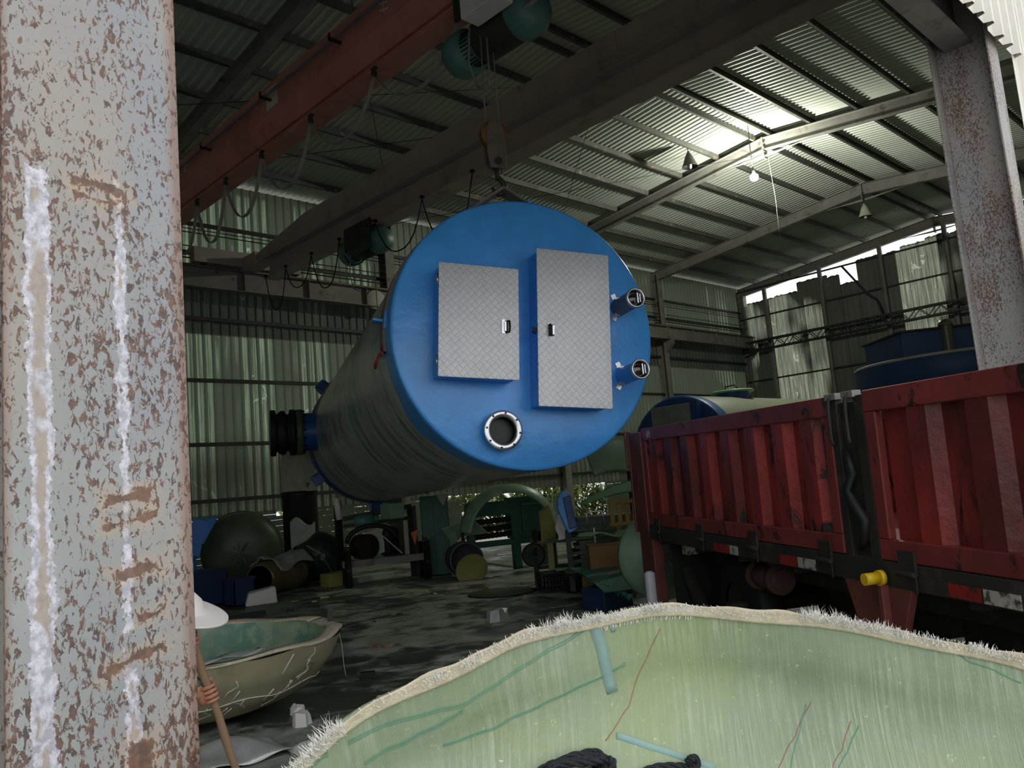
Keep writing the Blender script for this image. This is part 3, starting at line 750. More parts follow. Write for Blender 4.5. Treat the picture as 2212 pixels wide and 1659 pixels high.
mb = MB(); mb.box(x-.18, x-.168, 2.9, 19.2, 7.69, 7.73); mb.box(x+.168, x+.18, 2.9, 19.2, 7.69, 7.73); mb.build('flange_lip', 'gird_red', crane)
for y in (19.5, 2.6):
    pass
for y in (19.8, 2.3):
    mb = MB(); mb.box(x-1.3, x+1.3, y-.12, y+.12, 8.05, 8.4); e = mb.build('end_carriage', 'gird_red', crane, bevel=.01)
    for dx in (-1.1, 1.1):
        mb = MB(); mb.cyl((x+dx, y-.05, 8.1), (x+dx, y+.05, 8.1), .095, 16); mb.build('wheel', 'steel_dark', e)
mb = MB(); mb.box(x-.25, x+.25, 19.1, 19.75, 8.0, 8.5); mb.build('girder_end', 'gird_red', crane)
mb = MB(); mb.box(xa-.13, xa-.09, 3, 19.2, 8.345, 8.385); partlabel(mb.build('cable_channel', mat('grey_channel', '7d7c84', .5, .3), crane), 'grey cable channel along the girder')
for y in (7.1, 9.43, 11.54, 13.85, 16.2, 18.3, 4.8):
    mb = MB(); mb.box(xa-.2, xa, y-.025, y+.025, 8.31, 8.345); mb.box(xa-.2, xa-.19, y-.025, y+.025, 8.31, 8.42); mb.build('channel_bracket', 'steel_dark', crane)
mb = MB(); mb.box(xa-.004, xa, 11.33, 11.7, 8.2, 8.55); partlabel(mb.build('rating_plate', 'label', crane), 'pale rectangular plate')
mb = MB()
for (y, z) in ((8.35, 8.27), (15.0, 8.3)):
    for a, b, c_, d_ in ((-.1, 0, .1, .06), (-.1, .1, .1, .16), (0, -.02, .0, .24), (-.12, .2, .08, .22)):
        mb.bar((xa-.003, y+a, z+b), (xa-.003, y+c_, z+d_), .004, .022, (0, 0, 1))
partlabel(mb.build('painted_marks', 'label', crane), 'pale brushed characters on the girder side')
# festoon cable: carriers under the girder with hanging loops (moves on its own: a thing)
fes = thing('festoon_cable', (6.44, 12, 7.66), 'flat pale crane cable drooping in loops under the red girder', 'cable')
nodes = [5.0, 6.9, 8.78, 10.5, 12.1, 13.48, 14.72, 15.9, 17.0]
drop = [.5, .6, .62, .78, .8, .9, .8, .7]
pts = []
mb = MB()
for i in range(len(nodes)-1):
    a, b = nodes[i], nodes[i+1]
    for k in range(12):
        t = k/12
        pts.append((6.43, a+(b-a)*t, 7.55-drop[i]*(1-abs(2*t-1)**2.2)))
pts.append((6.43, nodes[-1], 7.55))
mb.ribbon(pts, (1, 0, 0), .06, .012); mb.build('flat_cable', mat('pale_flat_cable', '8f8b86', .6), fes)
for y in nodes:
    mb = MB(); mb.box(6.40, 6.46, y-.03, y+.03, 7.54, 7.62); mb.cyl((6.43, y, 7.6), (6.43, y, 7.68), .012, 6); mb.box(6.41, 6.47, y-.05, y+.05, 7.655, 7.68); mb.build('cable_carrier', 'steel_dark', fes)

def hoist(origin, label, nm, flip=1):
    x, y, z = origin            # z = bottom flange of the girder
    h = thing(nm, (x, y, z), label, 'hoist')
    mb = MB()
    for dy in (-.35, .35):
        for dx in (-.2, .2):
            mb.cyl((x+dx-.04, y+dy, z+.07), (x+dx+.04, y+dy, z+.07), .09, 14)
    mb.box(x-.27, x-.24, y-.5, y+.5, z-.25, z+.14); mb.box(x+.24, x+.27, y-.5, y+.5, z-.25, z+.14)
    mb.box(x-.27, x+.27, y-.06, y+.06, z-.3, z-.22); mb.build('trolley', 'steel_dark', h)
    zc = z-(.52 if flip > 0 else .3)
    def ax(prof, m, name, n=28):
        mb = MB(frame((x, y, zc), (1, 0, 0), (0, 0, 1), (0, -1, 0))); mb.lathe(prof, n); return mb.build(name, m, h)
    ax([(0, -.3), (.25, -.3), (.26, -.28), (.26, .3), (.25, .32), (0, .32)], 'steel_dark', 'drum_casing')
    ax([(0, .32), (.27, .32), (.29, .36), (.29, .55), (.2, .68), (0, .7)], 'teal', 'gearbox')
    ax([(0, -.3), (.2, -.32), (.21, -.36), (.21, -.5), (.28, -.52), (.285, -.74), (.24, -.82), (0, -.82)], 'teal', 'motor')
    mb = MB(frame((x, y, zc), (1, 0, 0), (0, 0, 1), (0, -1, 0)))
    for k in range(28):
        t = 2*math.pi*k/28; c_, s_ = math.cos(t), math.sin(t)
        mb.bar((.2*c_, .2*s_, -.51), (.2*c_, .2*s_, -.36), .05, .012, (-s_, c_, 0))
    mb.build('cooling_fins', 'steel_black', h)
    mb = MB(); mb.box(x-.58, x-.3, y-.55, y+.05, z-.55, z-.12); mb.build('control_box', 'white' if flip > 0 else 'steel_dark', h, bevel=.015)
    mb = MB(); mb.tube([(x-.4, y+.1, z-.55), (x-.42, y+.14, z-1.0), (x-.36, y+.1, z-1.28), (x-.3, y+.0, z-1.35), (x-.27, y-.03, z-1.2), (x-.25, y-.02, z-.7)], .013, 6); mb.build('pendant_wire', 'steel_grey', h)
    return h
hoist((6.62, 6.45, 7.67), 'teal and black electric hoist under the red crane girder', 'electric_hoist')
# hook, wire ropes
HK = FC+A*.42+U*(-.03)+Wv*1.93
hb = thing('hook_block', HK, 'worn steel hook block hanging over the tank from wire ropes', 'hook')
hx, hy, hz = HK
mb = MB()
mb.prism([(-.1, .12), (-.12, .3), (-.115, .55), (-.07, .72), (0, .76), (.07, .72), (.115, .55), (.12, .3), (.1, .12)], -.075, -.055, frame(HK, U, Wv, A))
mb.prism([(-.1, .12), (-.12, .3), (-.115, .55), (-.07, .72), (0, .76), (.07, .72), (.115, .55), (.12, .3), (.1, .12)], .055, .075, frame(HK, U, Wv, A))
mb.build('cheek_plate', mat('worn_hook_steel', '6e675f', .5, .2, .25, 6), hb, bevel=.004)
mb = MB(frame(HK+Wv*.55, U, Wv, A)); mb.lathe([(.03, -.05), (.17, -.05), (.14, 0), (.17, .05), (.03, .05)], 24); mb.build('sheave', mat('dull_yellow_sheave', '8a6a45', .5), hb)
mb = MB(frame(HK, U, Wv, A)); mb.cyl((0, .2, -.09), (0, .2, .09), .045, 12); mb.cyl((0, .0, 0), (0, .2, 0), .03, 10)
hk = [(0, .03, 0), (.05, -.02, 0), (.075, -.08, 0), (.06, -.15, 0), (0, -.18, 0), (-.06, -.15, 0), (-.075, -.1, 0)]
mb.tube(hk, [.03, .033, .036, .038, .036, .03, .012], 10); mb.build('hook', 'steel_dark', hb)
for du, tx, ty in ((-.09, 6.5, 6.35), (.08, 6.75, 6.5)):
    mb = MB(); p = HK+Wv*.62+U*du; mb.cyl(p, (hx+du*1.1, hy-.02, 7.2), .009, 6); mb.build('wire_rope', 'steel_grey', hb)
# slings
def sling(dist, top, lab, hooku=-.03):
    sl = thing('lifting_sling', FC+A*dist+Wv*top, lab, 'sling')
    for sg in (1, -1):
        pts = []; P0 = FC+A*dist
        ta = math.acos(TR/top)        # angle from vertical of the tangent point
        r_ = TR+.02
        pts.append(P0+Wv*(top-.13))
        n0 = 14
        for k in range(n0+1):
            th = ta+(R(94 if sg < 0 else 86)-ta)*k/n0
            pts.append(P0+U*sg*r_*math.sin(th)+Wv*r_*math.cos(th))
        mb = MB(); mb.ribbon(pts, A, .22, .03); mb.build('strap', mat('grey_sling_strap', '77706a', .8), sl)
        mb = MB(); q = pts[-1]; mb.ribbon([pts[-2].lerp(q, .3), pts[-2].lerp(q, .65), q], A, .13, .045); partlabel(mb.build('strap_sleeve', mat('red_sleeve', '8e2a2a', .7), sl), 'red strap end sleeve')
        e = q+U*sg*.1-Wv*.02
        mb = MB(); mb.tube([q+A*.05+Wv*.05, q+A*.07-Wv*.1+U*sg*.09, q-Wv*.16+U*sg*.1, q-A*.07-Wv*.1+U*sg*.09, q-A*.05+Wv*.05], .013, 8); mb.cyl(q+A*.09-Wv*.02+U*sg*.03, q-A*.09-Wv*.02+U*sg*.03, .016, 8)
        mb.build('shackle', mat('red_shackle', '8a2a24', .5), sl)
sling(.42, 1.93, 'grey webbing sling over the near end of the hanging tank')
sling(9.2, 2.0, 'grey webbing sling over the far end of the hanging tank')

# ================================================================== CRANE 2 (grey)
c2x = 9.97
crane2 = thing('overhead_crane', (c2x, 11, 7.9), 'long grey bridge crane girder crossing the shed beyond the tank', 'crane')
mb = MB(); xa = c2x-.17; xb = c2x+.17
mb.prism([(xa, 8.57), (xb, 8.57), (xb, 8.0), (xa, 8.0)][::-1], 0, 13.6, frame((0, 2.9, 0), (1, 0, 0), (0, 0, 1), (0, 1, 0)))
# haunched far end
mb.add([(xa, 16.5, 8.57), (xb, 16.5, 8.57), (xb, 16.5, 8.0), (xa, 16.5, 8.0), (xa, 19.1, 8.2), (xb, 19.1, 8.2), (xb, 19.1, 7.95), (xa, 19.1, 7.95)], [(0, 4, 5, 1), (1, 5, 6, 2), (2, 6, 7, 3), (3, 7, 4, 0), (4, 7, 6, 5)])
partlabel(mb.build('girder', 'gird_grey', crane2), 'grey box girder')
for k in range(9):
    mb = MB(); y = 4+k*1.55; mb.box(xa-.012, xa, y-.04, y+.04, 8.02, 8.55); mb.build('web_stiffener', 'gird_grey', crane2)
mb = MB(); mb.box(c2x-.24, c2x+.24, 2.9, 18.6, 7.97, 8.0); mb.box(c2x-.02, c2x+.02, 2.9, 18.6, 7.5, 7.97); mb.box(c2x-.2, c2x+.2, 2.9, 18.6, 7.46, 7.5)
mb.build('hoist_beam', 'gird_grey', crane2)
for y in (19.8, 2.3):
    mb = MB(); mb.box(c2x-1.5, c2x+1.5, y-.12, y+.12, 8.05, 8.45); e = mb.build('end_carriage', 'gird_grey', crane2, bevel=.01)
    for dx in (-1.2, 1.2):
        mb = MB(); mb.cyl((c2x+dx, y-.05, 8.1), (c2x+dx, y+.05, 8.1), .095, 16); mb.build('wheel', 'steel_dark', e)
mb = MB(); mb.box(c2x-.2, c2x+.2, 19.0, 19.75, 7.95, 8.3); mb.build('girder_end', 'gird_grey', crane2)
fes2 = thing('festoon_cable', (c2x-.15, 14, 7.4), 'thin dark cable loops hanging below the grey girder', 'cable')
pts = []; nodes = [10.5, 12.0, 13.6, 15.0, 16.2, 17.4, 18.4]; drp = [1.1, .8, .7, .9, .6, .9]
for i in range(6):
    for k in range(10):
        t = k/10; pts.append((c2x-.24, nodes[i]+(nodes[i+1]-nodes[i])*t, 7.42-drp[i]*(1-abs(2*t-1)**2.5)))
pts.append((c2x-.24, 18.4, 7.42))
mb = MB(); mb.tube(pts, .014, 6); mb.build('loop_cable', 'steel_black', fes2)
for y in nodes:
    mb = MB(); mb.cyl((c2x-.24, y, 7.4), (c2x-.24, y, 7.475), .01, 6); mb.box(c2x-.27, c2x-.19, y-.03, y+.03, 7.455, 7.5); mb.build('cable_carrier', 'steel_black', fes2)
hoist((c2x, 14.25, 7.46), 'dark teal electric hoist under the grey crane girder', 'electric_hoist', -1)
# rear hook rope, straight down to the far sling
HP = FC+A*9.2+Wv*2.0
hb2 = thing('hook_block', HP, 'small dark hook block holding the far end of the tank', 'hook')
mb = MB(); mb.cyl(HP+Vector((0, 0, .1)), (HP.x, HP.y, 6.85), .011, 6); mb.build('wire_rope', 'steel_grey', hb2)
mb = MB(frame(HP, U, Wv, A)); mb.prism([(-.1, .0), (-.12, .3), (0, .5), (.12, .3), (.1, .0)], -.06, .06); mb.tube(hk, [.03, .033, .036, .038, .036, .03, .012], 10); mb.build('hook', 'steel_dark', hb2)
# tie rods under the roof
for a, b in (((2.0, 19.5, 10.0), (14.7, 10.9, 10.85)), ((7.6, 19.5, 10.1), (14.7, 13, 10.7)), ((7.6, 11, 10.9), (14.7, 19.6, 10.05)), ((14.8, 11.3, 10.9), (22, 19.8, 10.1)), ((14.8, 19.8, 10.1), (22, 11.3, 10.9))):
    mb = MB(); mb.cyl(a, b, .008, 6)
    tag(struct(mb.build('tie_rod', 'steel_black')), 'thin dark diagonal tie rod under the roof', 'rod', 'diagonal tie rods under the roof')

# ================================================================== LAMPS
def lamp(p, top, label, m, lit=False):
    x, y, z = p
    L = thing('pendant_lamp', (x, y, z), label, 'lamp')
    mb = MB(); mb.tube([(x, y, z+.1), (x+.01, y+.02, (z+top)/2), (x, y, top)], .012, 6); mb.build('lamp_cord', 'steel_dark', L)
    mb = MB(); mb.cyl((x, y, z-.02), (x, y, z+.12), .035, 12); mb.build('lamp_socket', m, L)
    if lit:
        mb = MB(frame((x, y, z), (1, 0, 0), (0, 1, 0), (0, 0, 1)))
        mb.lathe([(0.0, -.24), (.05, -.235), (.1, -.2), (.12, -.14), (.11, -.08), (.06, -.03), (.035, 0)], 24)
        o = mb.build('light_bulb', 'bulb', L); o.visible_shadow = True
        partlabel(o, 'glowing round bulb')
    else:
        mb = MB(frame((x, y, z), (1, 0, 0), (0, 1, 0), (0, 0, 1)))
        mb.lathe([(.04, .08), (.07, .04), (.12, -.06), (.17, -.2), (.235, -.36), (.24, -.37), (.16, -.2), (.05, 0)], 28); mb.build('lamp_shade', m, L)
        mb = MB(frame((x, y, z), (1, 0, 0), (0, 1, 0), (0, 0, 1))); mb.lathe([(0, -.42), (.05, -.4), (.06, -.3), (.03, -.15)], 14); mb.build('light_bulb', 'white', L)
lamp(tuple(BULB), 11.56, 'glowing bare bulb hanging under the roof ridge', 'steel_black', True)
lamp((20.4, 12.55, 11.0), 11.22, 'dark conical lamp shade hanging below the roof purlin', 'steel_dark')
lamp((28.8, 10.95, 10.45), 11.0, 'pale bell-shaped lamp hanging from the rafter peak', mat('cream_enamel', 'a9ab98', .4))
mb = MB(); mb.tube([(22.1, 10.95, 11.0), (22.15, 10.9, 9.5), (22.2, 10.95, 8.0)], .005, 5)
tag(mb.build('pull_cord', 'cloth'), 'thin pale cord hanging beside the glowing bulb', 'cord')

# ================================================================== TRUCK
TB = Vector((6.96, 5.28, 1.11)); TN = Vector((4.34, 1.20, .98))
e1 = (TN-TB).normalized()                 # towards the cab end (towards the camera)
nn_ = Vector((0, 0, 1)).cross(e1).normalized()*-1   # outward, towards the camera side
tup = nn_.cross(e1)*-1
if tup.z < 0: tup = -tup
TT = frame(TB, e1, nn_, tup)              # x along, y outward, z up
truck = thing('cargo_truck', (TB.x, TB.y, 0), 'battered red truck trailer with ribbed drop sides backed into the shed', 'truck')
HT = 1.09; LE = 7.6; WD = 2.05
def tb(): return MB(TT)
def panel(s0, s1, ridges, label, y=0, flip=1):
    root_ = None
    mb = tb()
    mb.box(s0, s1, y-.05, y, HT-.13, HT); mb.box(s0, s1, y-.05, y, .1, .22)
    mb.box(s0, s0+.1, y-.05, y, .22, HT-.13); mb.box(s1-.1, s1, y-.05, y, .22, HT-.13)
    g = mb.build('side_panel', 'truck_red', truck, bevel=.008)
    if label: partlabel(g, label)
    mb = tb(); prof_ = [(s0+.1, -.07)]
    for c in ridges:
        prof_ += [(c-.13, -.07), (c-.075, -.012), (c+.075, -.012), (c+.13, -.07)]
    prof_.append((s1-.1, -.07)); k = len(prof_)
    mb.add([(a, y+b*flip, z) for z in (.2, HT-.1) for a, b in prof_], [(i, i+1, k+i+1, k+i) for i in range(k-1)])
    mb.build('ribbed_sheet', 'truck_rib', g, solid=.004)
    return g
p1 = panel(.06, 3.48, [.34, .72, 1.12, 1.54, 1.96, 2.38, 2.8, 3.18], 'dark red ribbed side panel nearer the tailgate')
p2 = panel(3.84, 7.2, [4.28, 4.72, 5.16, 5.6, 6.04, 6.5, 6.9], 'brighter red ribbed side panel nearer the cab')
panel(.06, 3.48, [.5, 1.2, 1.9, 2.6], None, -WD+.05); panel(3.84, 7.2, [4.4, 5.2, 6.0], None, -WD+.05)
mb = tb(); mb.box(3.49, 3.56, -.06, -.005, -.04, HT-.02); mb.box(3.74, 3.83, -.06, -.005, -.04, HT-.02); mb.box(3.56, 3.74, -.06, -.03, -.04, HT-.05)
partlabel(mb.build('centre_post', 'truck_black', truck, bevel=.006), 'grease-black post between the two panels')
for s0 in (3.53, 3.71):
    mb = tb(); mb.tube([(s0+.02, .0, HT+.0), (s0, .02, HT-.03), (s0-.01, .022, HT-.1), (s0-.01, .022, HT-.28), (s0, .018, HT-.31)], .012, 8); mb.build('latch_bar', 'steel_dark', truck)
    mb = tb(); mb.box(s0-.06, s0+.06, -.05, .012, HT-.03, HT+.012); mb.build('post_cap', 'steel_grey', truck, bevel=.003)
# chain-like black grease marks: hanging strap on the post
mb = tb(); mb.tube([(3.62, -.0, .75), (3.68, .01, .6), (3.6, .01, .5), (3.66, .015, .42), (3.75, .012, .32), (3.72, .01, .2), (3.66, .005, .15)], [.02, .03, .03, .035, .035, .03, .02], 8)
mb.build('rubber_strap', 'rubber', truck)
# rear corner post and tailgate
mb = tb(); mb.box(-.3, .05, -.06, .012, .02, HT-.03); mb.box(-.34, -.3, -.06, .02, .0, HT-.03); partlabel(mb.build('corner_post', 'truck_worn', truck, bevel=.01), 'scuffed brown red rear corner post')
mb = tb(); mb.box(-.26, .06, -.05, .0, -1.05, .02); mb.box(-.1, .1, -.12, 0, -.75, .0); mb.build('rear_leg', 'truck_worn', truck, bevel=.01)
mb = tb(); mb.tube([(-.33, .03, HT-.0), (-.36, .03, HT-.1), (-.36, .03, HT-.35), (-.34, .03, HT-.4)], .014, 6); mb.build('latch_bar', 'truck_worn', truck)
mb = tb(); mb.box(-.34, -.28, -WD, 0, .05, HT-.02); mb.build('tailgate', 'truck_worn', truck, bevel=.008)
mb = tb(); mb.box(-.3, LE, -WD, -.02, .02, .1); mb.build('cargo_deck', 'truck_worn', truck)
mb = tb(); mb.box(LE-.05, LE, -WD, 0, .1, HT+.2); mb.build('headboard', 'truck_worn', truck)
mb = tb(); mb.box(.05, LE, -.055, .004, -.05, .095); mb.build('side_sill', 'truck_black', truck, bevel=.006)
for s0, s1, m in ((1.58, 1.86, 'refl_red'), (1.88, 2.02, 'refl_white'), (2.68, 2.9, 'refl_red'), (2.92, 3.14, 'refl_white'), (4.38, 4.6, 'refl_red'), (4.62, 4.85, 'refl_white'), (5.4, 5.62, 'refl_red')):
    mb = tb(); mb.box(s0, s1, .004, .008, -.04, .03); mb.build('reflector', m, truck)
mb = tb(); mb.box(.1, .22, 0.0, .004, HT-.1, HT-.03); mb.build('reflector', 'refl_red', truck)
mb = tb(); mb.box(.23, .31, 0.0, .004, HT-.1, HT-.03); mb.build('reflector', 'refl_white', truck)
for c in (.3, 1.32, 2.3, 3.28, 4.08, 5.2, 6.2):
    mb = tb(); mb.box(c-.07, c+.07, .0, .016, .05, .17); mb.cyl((c-.08, .025, .045), (c+.08, .025, .045), .018, 8); mb.box(c+.05, c+.07, .01, .02, -.06, .06)
    mb.build('panel_hinge', 'truck_black', truck, bevel=.003)
mb = tb(); mb.prism([(3.44, -.04), (4.08, -.04), (3.92, -.42), (3.86, -.5), (3.64, -.45), (3.58, -.4)], -.05, .0, frame((0, 0, 0), (1, 0, 0), (0, 0, 1), (0, 1, 0)))
mb.box(3.84, 3.88, 0, .05, -.48, -.04); g = mb.build('side_bracket', 'truck_worn', truck, bevel=.006)
mb = MB(TT); mb.cyl((3.86, .05, .0), (3.86, .14, .0), .035, 16); mb.cyl((3.86, .02, .0), (3.86, .05, .0), .045, 16); partlabel(mb.build('marker_lamp', 'yellow', truck), 'small yellow marker lamp')
mb = tb()
for yy in (-.55, -1.5): mb.box(-.2, LE, yy-.05, yy+.05, -.3, .02)
for k in range(9): mb.box(.2+k*.85, .28+k*.85, -WD+.05, -.05, -.1, .02)
mb.build('chassis', 'truck_black', truck)
mb = tb(); mb.bar((.2, -.2, -.1), (.75, -.3, -.95), .1, .06); mb.box(.15, .5, -.6, -.56, -.6, -.1); mb.build('mudguard_strut', 'truck_black', truck)
mb = tb(); mb.cyl((1.75, -.25, -.24), (2.25, -.25, -.24), .09, 16); mb.cyl((1.8, -.25, -.24), (1.86, -.25, -.24), .12, 12); mb.cyl((2.12, -.25, -.24), (2.2, -.25, -.24), .12, 12); mb.box(1.8, 1.86, -.3, -.2, -.2, 0); mb.box(2.12, 2.18, -.3, -.2, -.2, 0)
mb.build('winch_roller', mat('rusty_dark', '4a332c', .6), truck)
mb = tb(); mb.box(.62, .75, -.2, -.1, -.16, -.04); mb.build('side_lamp', 'refl_white', truck)
def wheel(s, yc):
    zc = -.62
    T = TT @ Matrix.Translation((s, yc, zc)) @ Matrix.Rotation(R(90), 4, 'X')
    mb = MB(T); mb.lathe([(.22, -.12), (.3, -.13), (.44, -.12), (.47, -.08), (.47, .08), (.44, .12), (.3, .13), (.22, .12)], 32); w = mb.build('wheel', 'rubber', truck)
    mb = MB(T); mb.lathe([(0, .02), (.08, .04), (.15, .0), (.22, .1)], 20); mb.lathe([(0, -.02), (.22, -.1)], 20); mb.build('wheel_rim', 'truck_black', w)
for s in (1.1, 4.95, 6.05):
    for yc in (-.5 if s < 2 else -.35, -WD+.35): wheel(s, yc)
for s in (1.1, 4.95, 6.05):
    mb = tb(); mb.cyl((s, -WD+.3, -.62), (s, -.3, -.62), .06, 10); mb.box(s-.05, s+.05, -.6, -.5, -.62, -.25); mb.box(s-.05, s+.05, -1.55, -1.45, -.62, -.25)
    mb.build('axle', 'truck_black', truck)
mb = tb(); mb.box(.3, LE, -WD, -WD+.03, -.85, .02); mb.box(.6, LE, -.35, -.33, -.42, .0) if False else None; mb.build('light_blocker_skirt', 'truck_black', truck)  # black panel added on the unseen far side to block light underneath
mb = tb(); mb.box(1.4, 2.6, -1.9, -1.0, -.75, -.1); mb.build('light_blocker_chest', 'truck_black', truck, bevel=.02)  # added dark box, fills the underside so no yard light shows through
mb = tb(); mb.box(.35, .38, -WD+.1, -.1, -.85, .0); mb.build('light_blocker_flap', 'rubber', truck)  # added dark flap, shuts out light under the rear
mb = tb(); mb.box(3.3, 4.3, -1.85, -.9, -.8, -.1); mb.build('light_blocker_tank', 'truck_black', truck, bevel=.03)  # added dark box, keeps the space under the deck black
# support leg under the middle so the body stands
mb = tb(); mb.box(2.9, 3.05, -.62, -.48, -1.06, -.25); mb.build('landing_leg', 'truck_black', truck)
mb = tb(); mb.box(2.9, 3.05, -1.57, -1.43, -1.06, -.25); mb.build('landing_leg', 'truck_black', truck)

tb_ = thing('plastic_canister', (6.02, 4.6, 0), 'tall narrow translucent white plastic tube standing at the truck corner', 'canister')
mb = MB(); mb.box(5.975, 6.065, 4.56, 4.64, 0.0, .86); mb.build('canister_body', mat('cloudy_plastic', 'aeb0b8', .4), tb_, bevel=.03)

# ================================================================== NEAR BIG DISH
DC = Vector((1.13, .41, .92)); DN = Vector((-.1873, -.4169, 1)).normalized()
DX = Vector((1, 0, 0)); DX = (DX-DN*DX.dot(DN)).normalized(); DY = DN.cross(DX)
DR = 1.1; DH = .5
DT = frame(DC, DX, DY, DN)
def dishp(t, q, inset=0.0):
    """t angle, q 0 rim .. 1 centre, in world"""
    a = q*math.pi/2
    if q < .12: r = DR-.03*q/.12; z = -.12*q/.12
    else:
        a = (q-.12)/.88*math.pi/2; r = (DR-.03)*math.cos(a); z = -.12-(DH-.12)*math.sin(a)
    wob = .012*math.sin(t*7+q*9)+.008*math.sin(t*17+3)
    r += wob*(1-q)
    n_ = Vector((-math.cos(t)*math.cos(a), -math.sin(t)*math.cos(a), math.sin(a)))
    p = Vector((r*math.cos(t), r*math.sin(t), z))+n_*inset
    return DT @ p
dish = thing('fibreglass_dish', (DC.x, DC.y, 0.0), 'big pale green fibreglass dish with frayed white rim in front of the camera', 'dish')
mb = MB(); mb.grid(lambda u, v: dishp(u*2*math.pi, v*.999), 160, 40); partlabel(mb.build('dish_shell', 'frp_big', dish, solid=.012), 'pale yellow green fibreglass shell')
def lip(u, v):
    t = u*2*math.pi
    w = .008+.005*math.sin(t*9)+.004*math.sin(t*23+2)+.003*math.sin(t*51)
    return dishp(t, .02*(1-v), .010) if v < .5 else dishp(t, 0, .008)+DN*max(.002, w)*(v-.5)*2
mb = MB(); mb.grid(lip, 400, 4); partlabel(mb.build('rim_cloth', 'fringe2', dish, solid=.004), 'dry cream cloth edge')
mb = MB(); random.seed(21)
def tuft(tc, span, n, hl, lean=.7):
    for k in range(int(n*2.4)):
        t = tc+random.uniform(-span, span)
        p = dishp(t, random.uniform(0, .02), .012)+DN*.012
        tang = Vector((-math.sin(t), math.cos(t), 0)); tang = DT.to_3x3() @ tang
        outw = DT.to_3x3() @ Vector((math.cos(t), math.sin(t), 0))
        d = (DN*random.uniform(.25, 1)+tang*random.uniform(-lean, lean)+outw*random.uniform(-1.2, 1.0)).normalized()
        l = hl*.42*random.uniform(.2, 1.1)*(1-.5*abs(t-tc)/span)
        wv_ = tang*random.uniform(.0003, .0009)
        m_ = p+d*l*.55+outw*random.uniform(-.01, .01); e_ = p+d*l
        mb.add([tuple(p-wv_), tuple(p+wv_), tuple(m_+wv_*.8), tuple(m_-wv_*.8), tuple(e_)], [(0, 1, 2, 3), (3, 2, 4)])
tuft_px = []
for tc, span, n_, hl in ((1.93, .05, 90, .07), (1.87, .04, 120, .1), (1.62, .03, 60, .04), (1.53, .03, 70, .045), (1.42, .06, 60, .03), (1.33, .05, 90, .07), (1.28, .03, 90, .08), (1.22, .03, 70, .07),
                       (1.13, .09, 200, .02), (.98, .09, 80, .012), (1.06, .03, 60, .05), (.84, .05, 40, .02), (.7, .03, 110, .085), (.65, .025, 90, .08), (.61, .03, 90, .05), (.55, .05, 120, .06), (.48, .05, 90, .045), (.4, .05, 70, .03), (.35, .03, 90, .05), (.29, .03, 70, .04), (.75, .3, 60, .012), (1.5, .3, 50, .012)):
    tuft(tc, span, n_, hl)
for k in range(40):
    tc = 2.1+k*.1; tuft(tc, .05, 8, .03)
partlabel(tag(mb.build('frayed_fringe', 'fringe', dish), kind='stuff'), 'white frayed glass fibre fringe')
def band(t0, t1, q0, q1, m, name, lab, n=120):
    mb = MB(); rr = random.Random(int(t0*100))
    for k in range(n):
        t = t0+(t1-t0)*k/n; w = (t1-t0)/n*.8; ql = q0+(q1-q0)*rr.uniform(.5, 1.1); tt = t+rr.uniform(-.004, .004)
        a, b = dishp(t, q0, .012), dishp(t+w, q0, .012); c_, d_ = dishp(tt+w, ql, .010), dishp(tt, ql, .010)
        a2, b2 = a+DN*rr.uniform(.003, .01), b+DN*rr.uniform(.003, .01)
        mb.add([a2, b2, b, a], [(0, 1, 2, 3)]); mb.add([a, b, c_, d_], [(0, 1, 2, 3)])
    partlabel(tag(mb.build(name, m, dish), kind='stuff'), lab)
band(.97, 1.2, .0, .028, 'fringe', 'cloth_strip', 'white streaked glass cloth band along the rim', 150)
band(.5, .7, .0, .02, 'fringe', 'cloth_strip', 'white streaked glass cloth patch along the rim', 120)
band(1.22, 1.34, .0, .018, 'fringe', 'cloth_strip', 'white torn glass cloth patch along the rim', 70)
def stroke(pts, r, m, name, lift=.001, twin=0, lab=None):
    full = []
    for i in range(len(pts)-1):
        for k in range(6):
            t = k/6; full.append((pts[i][0]*(1-t)+pts[i+1][0]*t, pts[i][1]*(1-t)+pts[i+1][1]*t))
    full.append(pts[-1])
    mb = MB()
    for off in ((0,) if not twin else (-twin, twin)):
        mb.tube([dishp(a, q+off+.0015*math.sin(i*1.3), lift+.006) for i, (a, q) in enumerate(full)], r, 5)
    o = mb.build(name, m, dish)
    if lab: partlabel(o, lab)
G = [[(1.816, .044), (1.656, .069), (1.546, .088), (1.425, .075), (1.305, .044), (1.215, .013)], [(1.786, .107), (1.696, .113), (1.606, .107), (1.566, .101), (1.556, .101)],
     [(1.606, .182), (1.475, .208), (1.365, .195), (1.255, .157), (1.135, .119)], [(1.907, .025), (1.866, .031)]]
for g in G: stroke(g, .0011, 'line_green', 'woven_thread', twin=.0028, lab='thin double green thread')
for g in ([(.683, .252), (.723, .346), (.774, .415), (.8, .5)], [(.593, .283), (.613, .365), (.633, .396), (.66, .5)], [(1.044, .05), (1.084, .126), (1.135, .252), (1.215, .327)]): stroke(g, .0012, 'line_red', 'woven_thread', lab='thin faded red thread')
for g in ([(.695, .262), (.713, .34), (.75, .43), (.77, .5)], [(.575, .29), (.6, .365), (.62, .4), (.645, .5)], [(.423, .013), (.373, .031), (.272, .05)]): stroke(g, .0015, 'line_green', 'woven_thread')
